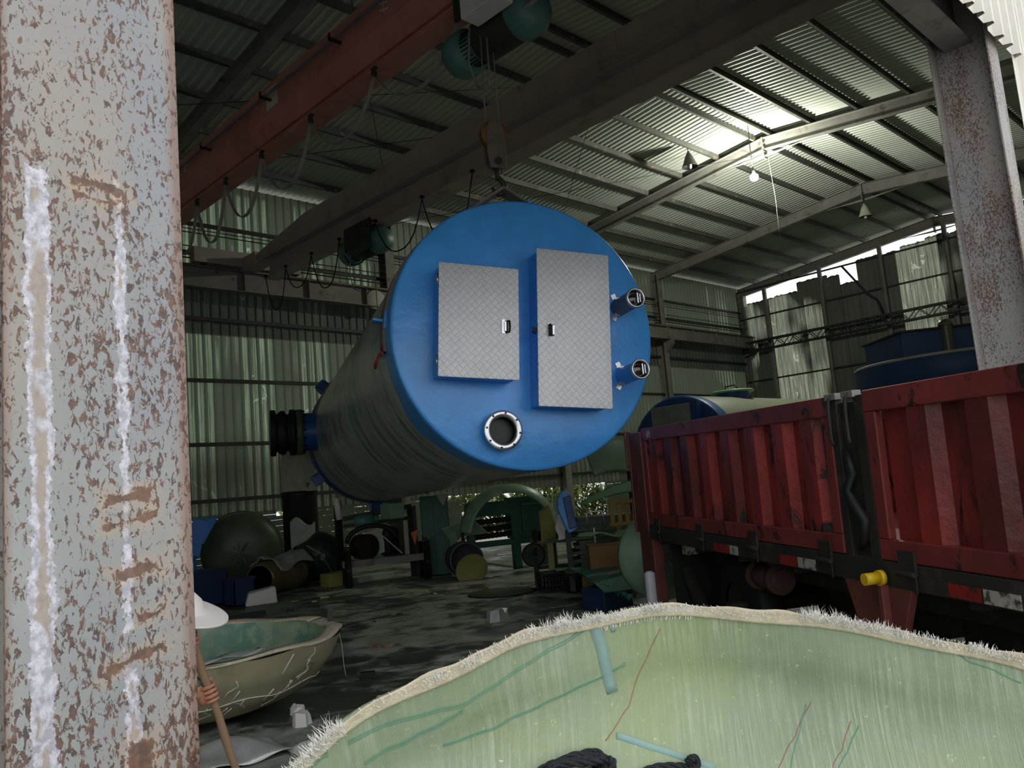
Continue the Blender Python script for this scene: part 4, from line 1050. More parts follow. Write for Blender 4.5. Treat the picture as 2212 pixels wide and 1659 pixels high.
def tape(pts, w, m, name):
    mb = MB(); full = []
    for i in range(len(pts)-1):
        for k in range(5):
            t = k/5; full.append((pts[i][0]*(1-t)+pts[i+1][0]*t, pts[i][1]*(1-t)+pts[i+1][1]*t))
    full.append(pts[-1]); vs = []
    P_ = [dishp(a, q, .0085) for a, q in full]
    for i, p in enumerate(P_):
        d = (P_[min(i+1, len(P_)-1)]-P_[max(i-1, 0)]).normalized(); nr = (dishp(full[i][0], full[i][1], .02)-p).normalized(); s_ = d.cross(nr)*w/2
        vs += [tuple(p-s_), tuple(p+s_)]
    mb.add(vs, [(2*i, 2*i+1, 2*i+3, 2*i+2) for i in range(len(P_)-1)], True)
    partlabel(mb.build(name, m, dish, solid=.001), 'faded blue grey tape strip')
tape([(1.215, .006), (1.195, .075), (1.175, .201)], .03, 'line_blue', 'tape_strip')
tape([(1.185, .321), (1.104, .365), (1.014, .403), (.944, .421)], .022, 'line_blue', 'tape_strip')
tape([(1.165, .0), (1.165, .038)], .012, 'line_blue', 'tape_strip')
# raised overlap seam of the cloth layers
stroke([(1.3, .21), (1.15, .205), (1.034, .201), (1.024, .226), (.894, .239), (.744, .226), (.633, .214), (.533, .226), (.433, .245), (.3, .25)], .0025, 'frp_big', 'cloth_seam', -.004)
# blocks the dish sits on
for (x, y, h, w) in ((1.25, .15, .3, .3), (1.6, 1.0, .62, .22), (.7, .95, .5, .2), (1.05, -.15, .3, .2)):
    pass
bs = thing('timber_stand', (1.2, .55, 0), 'rough timber trestle under the big fibreglass dish', 'stand')
for (x, y, h) in ((.75, .25, .36), (1.65, .25, .38), (.75, .95, .40), (1.65, .95, .46)):
    mb = MB(); mb.box(x-.04, x+.04, y-.04, y+.04, 0, h); mb.build('leg', 'wood', bs)
mb = MB(); mb.box(.68, 1.72, .21, .29, .28, .36); mb.box(.68, 1.72, .91, .99, .28, .36); mb.box(.71, .79, .2, 1.0, .2, .28); mb.box(1.61, 1.69, .2, 1.0, .2, .28); mb.build('beam', 'wood', bs)
# ropes in the dish
def twisted(pts, r, name, label, seed=0):
    full = []
    n = len(pts)
    for i in range(n-1):
        p0, p1, p2, p3 = [Vector(pts[max(0, min(n-1, j))]) for j in (i-1, i, i+1, i+2)]
        for k in range(10):
            t = k/10; full.append(.5*((2*p1)+(-p0+p2)*t+(2*p0-5*p1+4*p2-p3)*t*t+(-p0+3*p1-3*p2+p3)*t**3))
    full.append(Vector(pts[-1]))
    mb = MB(); pos = 0
    fine = []
    for i in range(len(full)-1):
        m_ = max(1, int((full[i+1]-full[i]).length/(r*.7)))
        for k in range(m_): fine.append(full[i].lerp(full[i+1], k/m_))
    for s_ in range(3):
        pp = []; pos = 0
        for i, p in enumerate(fine):
            d = (fine[min(i+1, len(fine)-1)]-fine[max(i-1, 0)]).normalized()
            u = d.orthogonal().normalized() if i == 0 else (u-d*u.dot(d)).normalized()
            w = d.cross(u); ph = i*.42+s_*2.094
            pp.append(p+(u*math.cos(ph)+w*math.sin(ph))*r*.55)
        mb.tube(pp, r*.55, 5)
    return tag(mb.build(name, 'rope_black'), label, 'rope')
dp = lambda a, q, l=.02: tuple(dishp(a, q, l))
random.seed(3)
coil = []
for k in range(46):
    t = k*.78
    coil.append(dp(1.33+.085*math.cos(t)*(1+.15*math.sin(k*1.7)), .362+.026*math.sin(t)+.006*math.sin(k*2.2), .02+.0011*k+.012*abs(math.sin(k*1.3))))
coil += [dp(1.27, .37, .03), dp(1.25, .385, .02), dp(1.235, .41, .018), dp(1.24, .44, .018), dp(1.28, .47, .018)]
twisted(coil, .009, 'coiled_rope', 'heap of thin black rope coiled in the bottom of the near dish')
twisted([dp(1.2, .47), dp(1.18, .43), dp(1.15, .408), dp(1.1, .404), dp(1.04, .41), dp(1.01, .418), dp(.995, .41), dp(.998, .395, .03), dp(1.015, .39, .045), dp(1.02, .4, .03), dp(1.0, .42), dp(.99, .47)], .009, 'loose_rope', 'single black rope end looping right of the coiled heap')

# ================================================================== OLD BOWL AT LEFT
bc = Vector((2.98, 7.22, 0))
bowl = thing('fibreglass_bowl', bc, 'old cream round fibreglass bowl with green inside behind the near column', 'bowl')
TBW = Matrix.Translation(bc)
mb = MB(TBW)
def bo(t, v):
    prof_ = [(.0, .02), (.45, .03), (.8, .12), (1.02, .25), (1.17, .42), (1.25, .6)]
    s_ = v*(len(prof_)-1); i = min(int(s_), len(prof_)-2); f_ = s_-i
    r = prof_[i][0]*(1-f_)+prof_[i+1][0]*f_; z = prof_[i][1]*(1-f_)+prof_[i+1][1]*f_
    return (r*math.cos(t)*(1+.008*math.sin(5*t)), r*math.sin(t), z+.01*math.sin(t*9)*v)
mb.grid(lambda u, v: bo(u*6.28318, v), 96, 24); partlabel(mb.build('bowl_outside', 'frp_cream', bowl), 'cream rough outer skin')
mb = MB(TBW); mb.lathe([(1.11, .6), (1.09, .5), (.98, .32), (.75, .16), (.4, .09), (0, .08)], 72); partlabel(mb.build('bowl_inside', 'bowl_in', bowl), 'green stained inner surface')
mb = MB(TBW)
mb.grid(lambda u, v: ((1.11+.14*v+.006*math.sin(u*90))*math.cos(u*6.28318), (1.11+.14*v+.006*math.sin(u*70))*math.sin(u*6.28318), .6+.012*math.sin(u*50+v)+.008*v), 120, 3); partlabel(mb.build('bowl_rim', 'fringe2', bowl, solid=.02), 'pale rough rim')
mb = MB(TBW); random.seed(9)
for k in range(26):
    t = random.uniform(-2.4, .1); v0 = random.uniform(.5, 1)
    pts = [Vector(bo(t+j*.02*random.choice((-1, 1)), v0-j*.05))*1.006 for j in range(4)]
    mb.tube(pts, .004, 4)
mb.tube([Vector(bo(-2.4+k*.1, .62+.03*math.sin(k)))*1.008 for k in range(20)], .004, 4)
mb.tube([(1.2, -.35, .58), (1.235, -.36, .4), (1.24, -.37, .2), (1.26, -.36, .1)], .003, 4)
partlabel(mb.build('loose_strands', 'fringe', bowl), 'loose white glass strands')
o = MB().bar((4.16, 6.95, .56), (4.2, 7.0, .74), .05, .012).build('steel_peg', 'steel_dark'); tag(o, 'small flat rusty peg clipped on the right rim of the old bowl', 'peg')
mb = MB(); mb.bar((4.02, 6.93, .5), (4.02, 6.93, .8), .06, .012); o.data = o.data
o2 = MB().bar((2.35, 6.75, .28), (2.75, 6.95, .68), .05, .025).build('wood_strip', 'wood'); tag(o2, 'thin wooden strip leaning inside the old bowl', 'plank')
mb = MB(); mb.grid(lambda u, v: (2.3+.75*u, 6.13-.10*u+.14*v-.05*math.sin(u*3), .625+.012*math.sin(u*14+v*5)+.02*u), 16, 5)
tag(mb.build('plastic_sheet', 'foil', solid=.004), 'crumpled pale sheet lying over the near rim of the old bowl', 'sheet')

# ================================================================== PERSON BEHIND THE NEAR COLUMN
per = thing('person', (1.05, 3.85, 0), 'stooping worker in white hat and dark clothes holding a wooden pole behind the near column', 'person')
def skin(name, verts, edges, radii, m, parent, rootv=0):
    off = parent.location
    me = bpy.data.meshes.new(name); me.from_pydata([tuple(Vector(v)-off) for v in verts], edges, []); me.update()
    o = bpy.data.objects.new(name, me); COL.objects.link(o); o.parent = parent
    o.modifiers.new('skin', 'SKIN'); me_ = o.data
    if not me_.skin_vertices: 
        pass
    for i, r in enumerate(radii):
        sv = me_.skin_vertices[0].data[i]; sv.radius = (r, r) if not isinstance(r, tuple) else r; sv.use_root = (i == rootv)
    md = o.modifiers.new('sub', 'SUBSURF'); md.levels = 2; md.render_levels = 2
    o.modifiers['skin'].use_smooth_shade = True
    me.materials.append(M[m])
    return o
bv = [(1.0, 3.98, .92), (1.06, 3.9, 1.02), (1.15, 3.8, 1.14), (1.22, 3.72, 1.22), (1.29, 3.65, 1.27), (1.34, 3.6, 1.28),     # 0-5 pelvis..neck
      (1.05, 4.06, .88), (1.12, 4.05, .48), (1.1, 4.14, .1), (1.2, 4.02, .04),                                                # 6-9 right leg
      (.9, 3.95, .88), (.86, 3.8, .48), (.78, 3.86, .1), (.86, 3.74, .04),                                                    # 10-13 left leg
      (1.32, 3.78, 1.2), (1.42, 3.84, 1.0), (1.52, 3.74, .98), (1.555, 3.69, .95),                                            # 14-17 right arm
      (1.12, 3.62, 1.18), (1.18, 3.52, .98), (1.4, 3.66, 1.08), (1.44, 3.72, 1.14)]                                           # 18-21 left arm
be = [(0, 1), (1, 2), (2, 3), (3, 4), (4, 5), (0, 6), (6, 7), (7, 8), (8, 9), (0, 10), (10, 11), (11, 12), (12, 13), (3, 14), (14, 15), (15, 16), (16, 17), (3, 18), (18, 19), (19, 20), (20, 21)]
rd = [.15, .14, .15, .15, .07, .055, .095, .065, .045, .04, .095, .065, .045, .04, .065, .048, .034, .026, .065, .048, .034, .026]
body = skin('body', bv, be, rd, 'cloth_shirt', per)
# lower clothes as sleeves around the legs
def skinpart(name, idx, rad, m, grow=.012):
    return skin(name, [bv[i] for i in idx], [(k, k+1) for k in range(len(idx)-1)], [r+grow for r in rad], m, per)
skinpart('trouser_leg', [6, 7, 8], [.098, .07, .055], 'cloth_navy'); skinpart('trouser_leg', [10, 11, 12], [.098, .07, .055], 'cloth_navy')
skinpart('boot', [8, 9], [.052, .045], 'boot'); skinpart('boot', [12, 13], [.052, .045], 'boot')
mb = MB(frame((1.38, 3.56, 1.26), Vector((.5, -.3, -.81)).normalized().orthogonal().normalized(), Vector((.5, -.3, -.81)).normalized().cross(Vector((.5, -.3, -.81)).normalized().orthogonal().normalized()), Vector((.5, -.3, -.81)).normalized()*-1))
mb.lathe([(0, .115), (.05, .11), (.075, .07), (.082, 0), (.075, -.05), (.05, -.1), (.02, -.115), (0, -.117)], 20); partlabel(mb.build('head', 'skin', per), 'face looking down')
ft = frame((1.38, 3.56, 1.26), (.85, .5, 0), (-.2, .35, .92), (.48, -.79, .38))
mb = MB(ft); mb.cyl((0, -.02, .075), (0, -.035, .1), .012, 8); mb.build('nose', 'skin', per)
mb = MB(ft)
for sx in (-.03, .03): mb.cyl((sx, .01, .07), (sx, .01, .083), .009, 8)
mb.build('eyes', 'rubber', per)
mb = MB(ft); mb.cyl((-.02, -.065, .062), (.02, -.065, .062), .006, 6); mb.build('mouth', mat('lips', '8a5048', .5), per)
mb = MB(ft)
for sx in (-.085, .085): mb.cyl((sx, -.01, -.01), (sx*1.08, -.01, -.015), .022, 10)
mb.build('ears', 'skin', per)
# hat
hn = Vector((.2, -.28, .94)).normalized(); hu = hn.orthogonal().normalized()
HTm = frame((1.375, 3.5, 1.315), hu, hn.cross(hu), hn)
mb = MB(HTm)
pr = [(0, .085), (.06, .08), (.09, .06), (.105, .03), (.12, .02)]
for k in range(14):
    r_ = .125+k*.0066; pr.append((r_, .018-.012*(k/13)+(.003 if k % 2 else 0)))
pr += [(.212, 0), (.2, -.006), (.12, .006)]
mb.lathe(pr, 48); partlabel(mb.build('hat', 'hat', per), 'white hat with ringed round brim')
# pole
pd = Vector((.09, -.03, -.34)).normalized(); pc = Vector((1.58, 3.67, .92))
ps = thing('wooden_pole', pc+pd*.95, 'pale wooden tool pole held upright by the stooping worker', 'pole')
mb = MB(); a_ = pc-pd*.32; b_ = pc+pd*.945
mb.tube([a_.lerp(b_, k/12)+Vector((.004*math.sin(k*2), .003*math.cos(k*3), 0)) for k in range(13)], [.017+.002*math.sin(k*4) for k in range(13)], 12)
mb.build('shaft', 'wood', ps)
mb = MB(); mb.box(b_.x-.1, b_.x+.1, b_.y-.02, b_.y+.02, .0, .03); mb.build('tool_head', 'steel_dark', ps)
def hand(c, wrist, name):
    c = Vector(c); wr = Vector(wrist)
    z = -pd; out = (Vector((0, 0, 1.7))*0+Vector((-c.x, -c.y, 0))).normalized(); out = (out-z*out.dot(z)).normalized(); sd = z.cross(out)   # out: towards the camera
    if (c+sd-wr).length < (c-sd-wr).length: sd = sd
    mb = MB()
    # palm on the wrist side
    side_ = (wr-c); side_ = (side_-z*side_.dot(z)).normalized(); fr = z.cross(side_)
    if fr.dot(out) < 0: fr = -fr
    vs = []
    mb.tube([wr, wr.lerp(c+side_*.045, .6), c+side_*.034-z*.0, ], [.024, .026, .03], 12)
    T = frame(c+side_*.033, side_, fr, z)
    mb.M = T
    mb.lathe([(0, -.042), (.018, -.04), (.027, -.02), (.029, 0), (.027, .02), (.018, .038), (0, .041)], 14); mb.M = I4
    for k, zo in enumerate((.032, .011, -.01, -.03)):
        rr_ = .009 if k < 3 else .0078; l = (1, 1.05, 1, .85)[k]
        pts = []
        for a in range(6):
            ang = R(20+a*44*l)
            pts.append(c+z*zo+(side_*math.cos(ang)+fr*math.sin(ang))*(.017+rr_+(.004 if a == 1 else 0)))
        mb.tube([c+z*zo+side_*.04+fr*.012]+pts, [rr_*1.1]+[rr_*1.12, rr_, rr_*1.05, rr_*.95, rr_*.9, rr_*.7], 10)
    pts = [c+side_*.04+z*.028-fr*.01, c+side_*.025+z*.05-fr*.022, c+z*.056-fr*.027, c-side_*.02+z*.05-fr*.02]
    mb.tube(pts, [.012, .011, .0105, .008], 10)
    return mb.build(name, 'skin', per)
partlabel(hand(pc, (1.535, 3.70, .955), 'hand'), 'bare hand gripping the pole')
hand(pc-pd*.26, (1.44, 3.72, 1.14), 'hand')

# ================================================================== OTHER TANKS
t2 = thing('storage_tank', (17.48, 12.0, 0), 'pale green lying tank with blue end showing over the red truck', 'tank')
T = frame((17.48, 12.01, 2.17), (0, 1, 0), (0, 0, 1), (1, 0, 0))
mb = MB(T); mb.lathe([(1.47, .35), (1.5, .4), (1.5, 8.4), (1.4, 8.7), (0, 8.9)], 64); partlabel(mb.build('tank_body', 'cream_tank', t2), 'pale green fibreglass shell')
mb = MB(T); mb.lathe([(0, 0), (1.4, 0), (1.49, .04), (1.51, .1), (1.51, .42)], 64); partlabel(mb.build('end_plate', 'blue_dark', t2), 'dark blue round end plate')
mb = MB(); mb.box(17.25, 17.5, 11.42, 12.6, 2.3, 3.42); partlabel(mb.build('cabinet_door', mat('drab_panel', '8d938c', .6), t2, bevel=.01), 'drab grey square door panel')
mb = MB(); mb.box(17.26, 17.5, 11.22, 11.42, 2.3, 3.42); mb.build('cabinet_side', 'blue_dark', t2)
T = Matrix.Translation((20.3, 12.0, 3.6))
mb = MB(T); mb.lathe([(.45, -.1), (.45, .2)], 28); g = mb.build('manhole_neck', 'blue_dark', t2)
mb = MB(T); mb.lathe([(.0, .3), (.55, .27), (.6, .24), (.6, .2), (0, .2)], 32); partlabel(mb.build('manhole_cover', 'frp_green', g), 'green round cover')
mb = MB(); mb.tube([(20.3, 12.2, 3.88), (20.3, 12.2, 4.0), (20.3, 11.9, 4.02), (20.3, 11.8, 3.88)], .02, 6); mb.build('cover_handle', 'steel_black', g)
for x in (18.6, 24.0):
    mb = MB(); mb.prism([(10.7, 0), (13.3, 0), (13.3, 1.5), (12.9, 1.0), (12.0, .7), (11.1, 1.0), (10.7, 1.5)], x-.1, x+.1, frame((0, 0, 0), (0, 1, 0), (0, 0, 1), (1, 0, 0))); mb.build('saddle', 'steel_dark', t2)
t3 = thing('storage_tank', (14.1, 4.29, 0), 'navy upright tank with box and vent pipe on top behind the right column', 'tank')
T = Matrix.Translation((14.1, 4.29, 0))
mb = MB(T); mb.lathe([(1.5, 0), (1.5, 2.6), (1.505, 2.62)], 72); mb.build('tank_body', 'shell', t3)
mb = MB(T); mb.lathe([(1.505, 2.75), (1.52, 2.78), (1.52, 3.08), (1.5, 3.12), (0, 3.14)], 96); partlabel(mb.build('top_plate', mat('navy_plate', '34517c', .45, 0, .15, 1.5, .2, 10), t3), 'navy blue top plate')
mb = MB(T); mb.lathe([(1.51, 2.55), (1.515, 2.76)], 96); mb.build('bottom_band', mat('olive_band', '3f4a3a', .5), t3)
mb = MB(T); mb.lathe([(1.523, 3.085), (1.515, 3.115), (1.49, 3.128)], 96); partlabel(mb.build('rim_edge', 'label', t3), 'thin pale worn rim line')
mb = MB(); mb.prism([(13.62, 5.5), (12.8, 4.6), (13.5, 3.55), (14.6, 4.3)][::-1], 3.12, 3.52); partlabel(mb.build('cabinet_box', mat('navy_plate_b', '405a84', .45, 0, .15, 1.5, .2, 10), t3, bevel=.01), 'navy box with olive lid')
mb = MB(); mb.prism([(13.64, 5.56), (12.74, 4.6), (13.48, 3.48), (14.66, 4.3)][::-1], 3.52, 3.545); mb.build('cabinet_lid', mat('olive_lid', '4a4c3e', .6), t3)
T = Matrix.Translation((12.75, 3.95, 3.12))
mb = MB(T); mb.lathe([(.075, 0), (.075, .38)], 20); g = mb.build('vent_pipe', mat('dull_vent_steel', '6a6a60', .35, .5), t3)
mb = MB(T); mb.lathe([(.105, .38), (.1, .42), (.07, .46), (0, .48)], 20); mb.lathe([(.105, .38), (.09, .38), (.085, .4)], 20); mb.build('vent_cap', mat('dull_cap_steel', '77776c', .35, .5), g)

# ================================================================== CLUTTER ON THE FLOOR (left to right)
def lumpy(fn, nu, nv, name, m, parent=None, solid=0, **k):
    mb = MB(); mb.grid(fn, nu, nv); return mb.build(name, m, parent, solid=solid, **k)
# large dish stood on edge
o = thing('tank_end_dish', (8.45, 17.8, 0), 'large dull green dish shell stood on edge by the back wall', 'dish')
T = frame((8.42, 17.6, .82), (.85, -.5, 0), (-.05, -.08, .99), (-.5, -.85, -.09))
mb = MB(T); mb.lathe([(.84, -.05), (.84, 0), (.78, .12), (.6, .22), (.3, .3), (0, .32)], 48); mb.build('dish_shell', 'frp_dark', o, solid=.01)
mb = MB(T); mb.lathe([(.82, -.05), (.9, -.05), (.9, -.02), (.84, -.02)], 48); mb.build('dish_flange', 'frp_dark', o)
o = MB(); o.add([(7.0, 17.1, 1.15), (7.25, 16.9, 1.1), (7.5, 16.72, 1.62), (7.3, 16.9, 1.6), (7.1, 17.0, 1.63), (7.35, 16.85, 1.55)], [(0, 1, 5, 4), (1, 2, 3, 5), (5, 3, 4)])
o.add([(7.02, 17.16, .9), (7.2, 17.0, .85), (7.25, 16.98, 1.1), (7.0, 17.18, 1.15)], [(0, 1, 2, 3)])
o.box(6.9, 7.25, 17.3, 17.36, 0, 1.2)
tag(o.build('blue_sheet', mat('bright_blue_sheet', '2d6fc0', .4), solid=.02), 'bright blue bent sheet leaning beside the near column edge', 'sheet')
# dark wrapped bundle
o = thing('wrapped_coil', (9.63, 16.25, 0), 'dark round bundle wrapped in film right of the cloth-covered pipe', 'bundle')
T = frame((9.62, 16.3, .55), (.86, -.5, 0), (0, 0, 1), (-.5, -.86, 0))
mb = MB(T); mb.grid(lambda u, v: ((.52+.05*math.sin(u*25)*math.sin(v*9)+.03*math.sin(u*50))*math.cos(u*6.2832)*math.sin(.2+v*2.75), (.54+.03*math.sin(u*31))*math.sin(u*6.2832)*math.sin(.2+v*2.75), .4*math.cos(.2+v*2.75)), 60, 14)
mb.build('coil', mat('dark_film', '1f2a26', .35, 0, .4, 4, .6, 8), o)
mb = MB(T); mb.ribbon([(-.5, .1, .15), (-.3, .3, .35), (0, .1, .42), (.2, -.3, .36), (.3, -.5, .15)], (.6, .8, 0), .03, .006); mb.build('wrap_band', 'frp_dark', o)
# brown pipe with draped cloth
o = thing('large_pipe', (8.4, 16.0, 0), 'short glossy brown pipe lying on the floor under a grey cloth', 'pipe')
pa = Vector((7.75, 15.5, .33)); pb = Vector((9.15, 16.35, .36)); d = (pb-pa).normalized(); uu = d.cross(Vector((0, 0, 1))).normalized(); ww = uu.cross(d)
T = frame(pa, uu, ww, d); LP = (pb-pa).length
mb = MB(T); mb.lathe([(.27, 0), (.33, 0), (.33, LP*.55), (.36, LP*.56), (.36, LP), (.3, LP)], 36); mb.build('pipe_wall', 'brownpipe', o)
mb = MB(T); mb.lathe([(.27, 0), (.27, LP)], 30); mb.build('pipe_bore', 'rubber', o)
def drape(u, v):
    a = R(-65+130*u)+.1*math.sin(v*8); l = LP*(.12+.75*v)
    r_ = .375+.02*math.sin(u*20+v*7)+.05*v
    if u < .12: r_ += .03
    return T @ Vector((r_*math.sin(a), r_*math.cos(a)+.04*math.sin(v*5+u*4), l+.06*math.sin(u*9)))
mb = MB(); mb.grid(drape, 28, 20)
mb.grid(lambda u, v: T @ Vector((-.34-.06*v-.03*math.sin(u*14), .15-.4*v*(.6+.4*math.sin(u*7)), LP*.62+.2*u)), 12, 8)
tag(mb.build('draped_cloth', 'cloth', solid=.008), 'crumpled grey green cloth draped over the brown pipe', 'cloth')
mb = MB(); mb.grid(lambda u, v: (9.15+.45*u, 16.75-.3*u, .75+.62*v+.1*math.sin(u*6)), 8, 6); tag(mb.build('plastic_sheet', 'cloth', solid=.01), 'pale folded sheet leaning behind the dark round bundle', 'sheet')
# crates
def crate(x0, x1, y0, y1, h, m, label, grp=None, lid=False, z0=0):
    o = thing('plastic_crate', ((x0+x1)/2, (y0+y1)/2, z0), label, 'crate', grp)
    mb = MB(); t = .02
    mb.box(x0, x1, y0, y0+t, z0, z0+h); mb.box(x0, x1, y1-t, y1, z0, z0+h); mb.box(x0, x0+t, y0, y1, z0, z0+h); mb.box(x1-t, x1, y0, y1, z0, z0+h); mb.box(x0, x1, y0, y1, z0, z0+t)
    mb.build('crate_body', m, o)
    mb = MB(); mb.box(x0-.015, x1+.015, y0-.015, y0, z0+h-.05, z0+h); mb.box(x0-.015, x1+.015, y1, y1+.015, z0+h-.05, z0+h); mb.box(x0-.015, x0, y0, y1, z0+h-.05, z0+h); mb.box(x1, x1+.015, y0, y1, z0+h-.05, z0+h)
    mb.box(x0-.01, x1+.01, y0-.01, y0, z0+h*.45, z0+h*.45+.03)
    mb.build('crate_rim', m, o)
    if lid:
        mb = MB(); mb.box(x0-.02, x1+.02, y0-.02, y1+.02, z0+h, z0+h+.04); mb.build('lid', m, o, bevel=.01)
    return o
crate(6.25, 7.0, 15.3, 15.9, .62, 'navy_box', 'dark navy lidded box half hidden by the near column', None, True)
mb = MB(); mb.cyl((6.6, 15.28, .33), (6.6, 15.27, .4), .02, 8); 
crate(6.75, 7.15, 14.5, 14.95, .5, 'navy_box', 'smaller blue crate in front of the navy box', None)
mb = MB(frame((7.15, 14.3, .0), (.95, -.3, 0), (.3, .95, 0), (0, 0, 1)))
mb.add([(-.3, -.17, 0), (.28, -.15, 0), (.28, .17, 0), (-.26, .17, 0), (-.22, -.12, .22), (.26, -.13, .3), (.26, .13, .3), (-.2, .13, .24)], [(0, 3, 2, 1), (4, 5, 6, 7), (0, 1, 5, 4), (1, 2, 6, 5), (2, 3, 7, 6), (3, 0, 4, 7)])
tag(mb.build('foam_block', 'white', bevel=.03), 'dirty white foam block on the floor beside the blue crate', 'foam block')
mb = MB(); mb.bar((5.15, 12.75, .05), (6.25, 12.35, .09), .1, .08); tag(mb.build('steel_beam', 'steel_black'), 'black square bar lying on the floor behind the old bowl', 'bar')
mb = MB(); mb.bar((4.9, 12.2, .03), (6.0, 11.7, .03), .1, .05); tag(mb.build('steel_beam', 'steel_dark'), 'lower dark bar lying in front of the black square bar', 'bar')
mb = MB(); mb.box(9.0, 9.5, 15.0, 15.35, 0, .28); tag(mb.build('plaster_block', 'khaki', bevel=.02), 'pale yellow block on the floor below the steel trestle', 'block')
mb = MB(); mb.box(9.7, 10.6, 15.0, 15.4, 0, .12); tag(mb.build('board', 'cloth', bevel=.01), 'flat pale board on the floor under the trestle', 'board')
# white-wrapped bundle on dark bin
o = thing('dark_bin', (9.95, 17.4, 0), 'tall black bin standing left of the tank rear', 'bin')
mb = MB(Matrix.Translation((9.9, 17.6, 0))); mb.lathe([(0, 0), (.38, 0), (.42, .05), (.4, 1.9), (.43, 1.95), (.43, 2.05), (0, 2.05)], 24); mb.build('bin_body', 'rubber', o)
o = thing('wrapped_panel_stack', (9.9, 17.3, 2.05), 'tall bundle wrapped in dirty white sheet standing on the black bin', 'bundle')
mb = MB(frame((9.85, 17.45, 2.05), (.83, -.56, 0), (.56, .83, 0), (0, 0, 1))); mb.box(-.38, .3, -.2, .2, 0, 1.55); mb.box(.0, .4, -.24, .2, -.02, 1.4); mb.build('bundle_body', mat('dirty_white_wrap', '9a9b88', .7, 0, .2, 3, .5, 10, dirt='3c3d33', dt=(.66, .7), ds=7, dstretch=(1, 1, .4)), o, bevel=.03)
# trestle
def trestle(name, label, a, b, h, posts, cat='trestle'):
    a, b = Vector(a), Vector(b)
    o = thing(name, (a+b)/2, label, cat)
    mb = MB(); mb.bar(a+Vector((0, 0, h)), b+Vector((0, 0, h)), .22, .13); mb.build('beam', 'steel_grey', o)
    side_ = (b-a).normalized().cross(Vector((0, 0, 1)))*.28
    for t, ph in posts:
        for s_ in (-1, 1):
            p = a.lerp(b, t)+side_*s_
            mb = MB(); mb.bar(p, p+Vector((0, 0, ph)), .1, .1); mb.build('leg', 'steel_black', o)
        p = a.lerp(b, t); mb = MB(); mb.bar(p-side_*1.3+Vector((0, 0, h-.1)), p+side_*1.3+Vector((0, 0, h-.1)), .08, .08); mb.build('cross_bar', 'steel_black', o)
        mb = MB(); mb.cyl(p+side_+Vector((0, 0, ph)), p+side_+Vector((0, 0, ph+.1)), .07, 10); mb.build('roller_stop', 'steel_dark', o)
    return o
trestle('steel_trestle', 'low dark steel trestle with grey beam under the far end of the tank', (9.15, 14.7, 0), (10.75, 13.9, 0), .45, ((.05, .72), (.95, .75)))
# switch box and motor assembly behind the trestle
o = thing('winding_machine', (10.2, 14.9, 0), 'grey green machine with control box behind the low trestle', 'machine')
mb = MB(); mb.bar((9.55, 15.4, 0), (9.55, 15.4, 1.75), .12, .12); mb.build('post', 'steel_black', o)
mb = MB(); mb.cyl((9.55, 15.35, 1.35), (9.5, 15.35, 1.8), .07, 14); partlabel(mb.build('light_tube', 'white', o), 'short white tube')
mb = MB(); mb.bar((9.6, 15.3, 1.35), (10.9, 14.6, 1.5), .1, .1); mb.bar((9.6, 15.3, 1.2), (10.9, 14.6, 1.25), .08, .08)
mb.bar((10.9, 14.6, 0), (10.9, 14.6, 1.5), .14, .14); mb.build('frame', 'steel_dark', o)
mb = MB(); mb.box(10.15, 10.5, 14.3, 14.7, 1.27, 1.6); mb.build('control_box', 'frp_green', o, bevel=.02)
mb = MB(); mb.cyl((9.75, 15.1, 1.25), (10.1, 14.9, 1.3), .14, 16); mb.cyl((10.1, 14.9, 1.3), (10.2, 14.85, 1.3), .09, 12); mb.build('motor', 'teal', o)
mb = MB(); mb.tube([(9.9+.45*math.cos(t), 14.7-.25*math.cos(t), .85+.32*math.sin(t)) for t in [k*.21 for k in range(16)]], .05, 8); mb.build('hose', 'rubber', o)
mb = MB(); mb.box(10.1, 10.5, 14.5, 14.8, .5, 1.1); partlabel(mb.build('cover', 'rubber', o, bevel=.1), 'black rounded cover')
mb = MB(); mb.cyl((9.75, 14.95, .75), (9.75, 14.6, .75), .26, 20); tag(mb.build('rope_drum', 'steel_black'), 'black drum lying against the machine post', 'drum')
mb = MB(); mb.bar((10.0, 14.45, .95), (10.3, 14.2, .55), .1, .02); tag(mb.build('timber_plank', 'frp_green'), 'short pale green plank leaning on the trestle', 'plank')
mb = MB(); mb.add([(9.75, 14.9, 1.0), (10.15, 14.6, 1.15), (10.1, 14.55, .6), (9.85, 14.8, .5)], [(0, 1, 2, 3)]); tag(mb.build('rag', 'cloth', solid=.01), 'grey rag hanging in front of the machine', 'rag')
mb = MB(); mb.add([(10.55, 14.2, .95), (10.66, 14.1, 1.0), (10.6, 14.15, .68)], [(0, 1, 2)]); tag(mb.build('rag', 'orange', solid=.01), 'small orange red rag behind the trestle', 'rag')
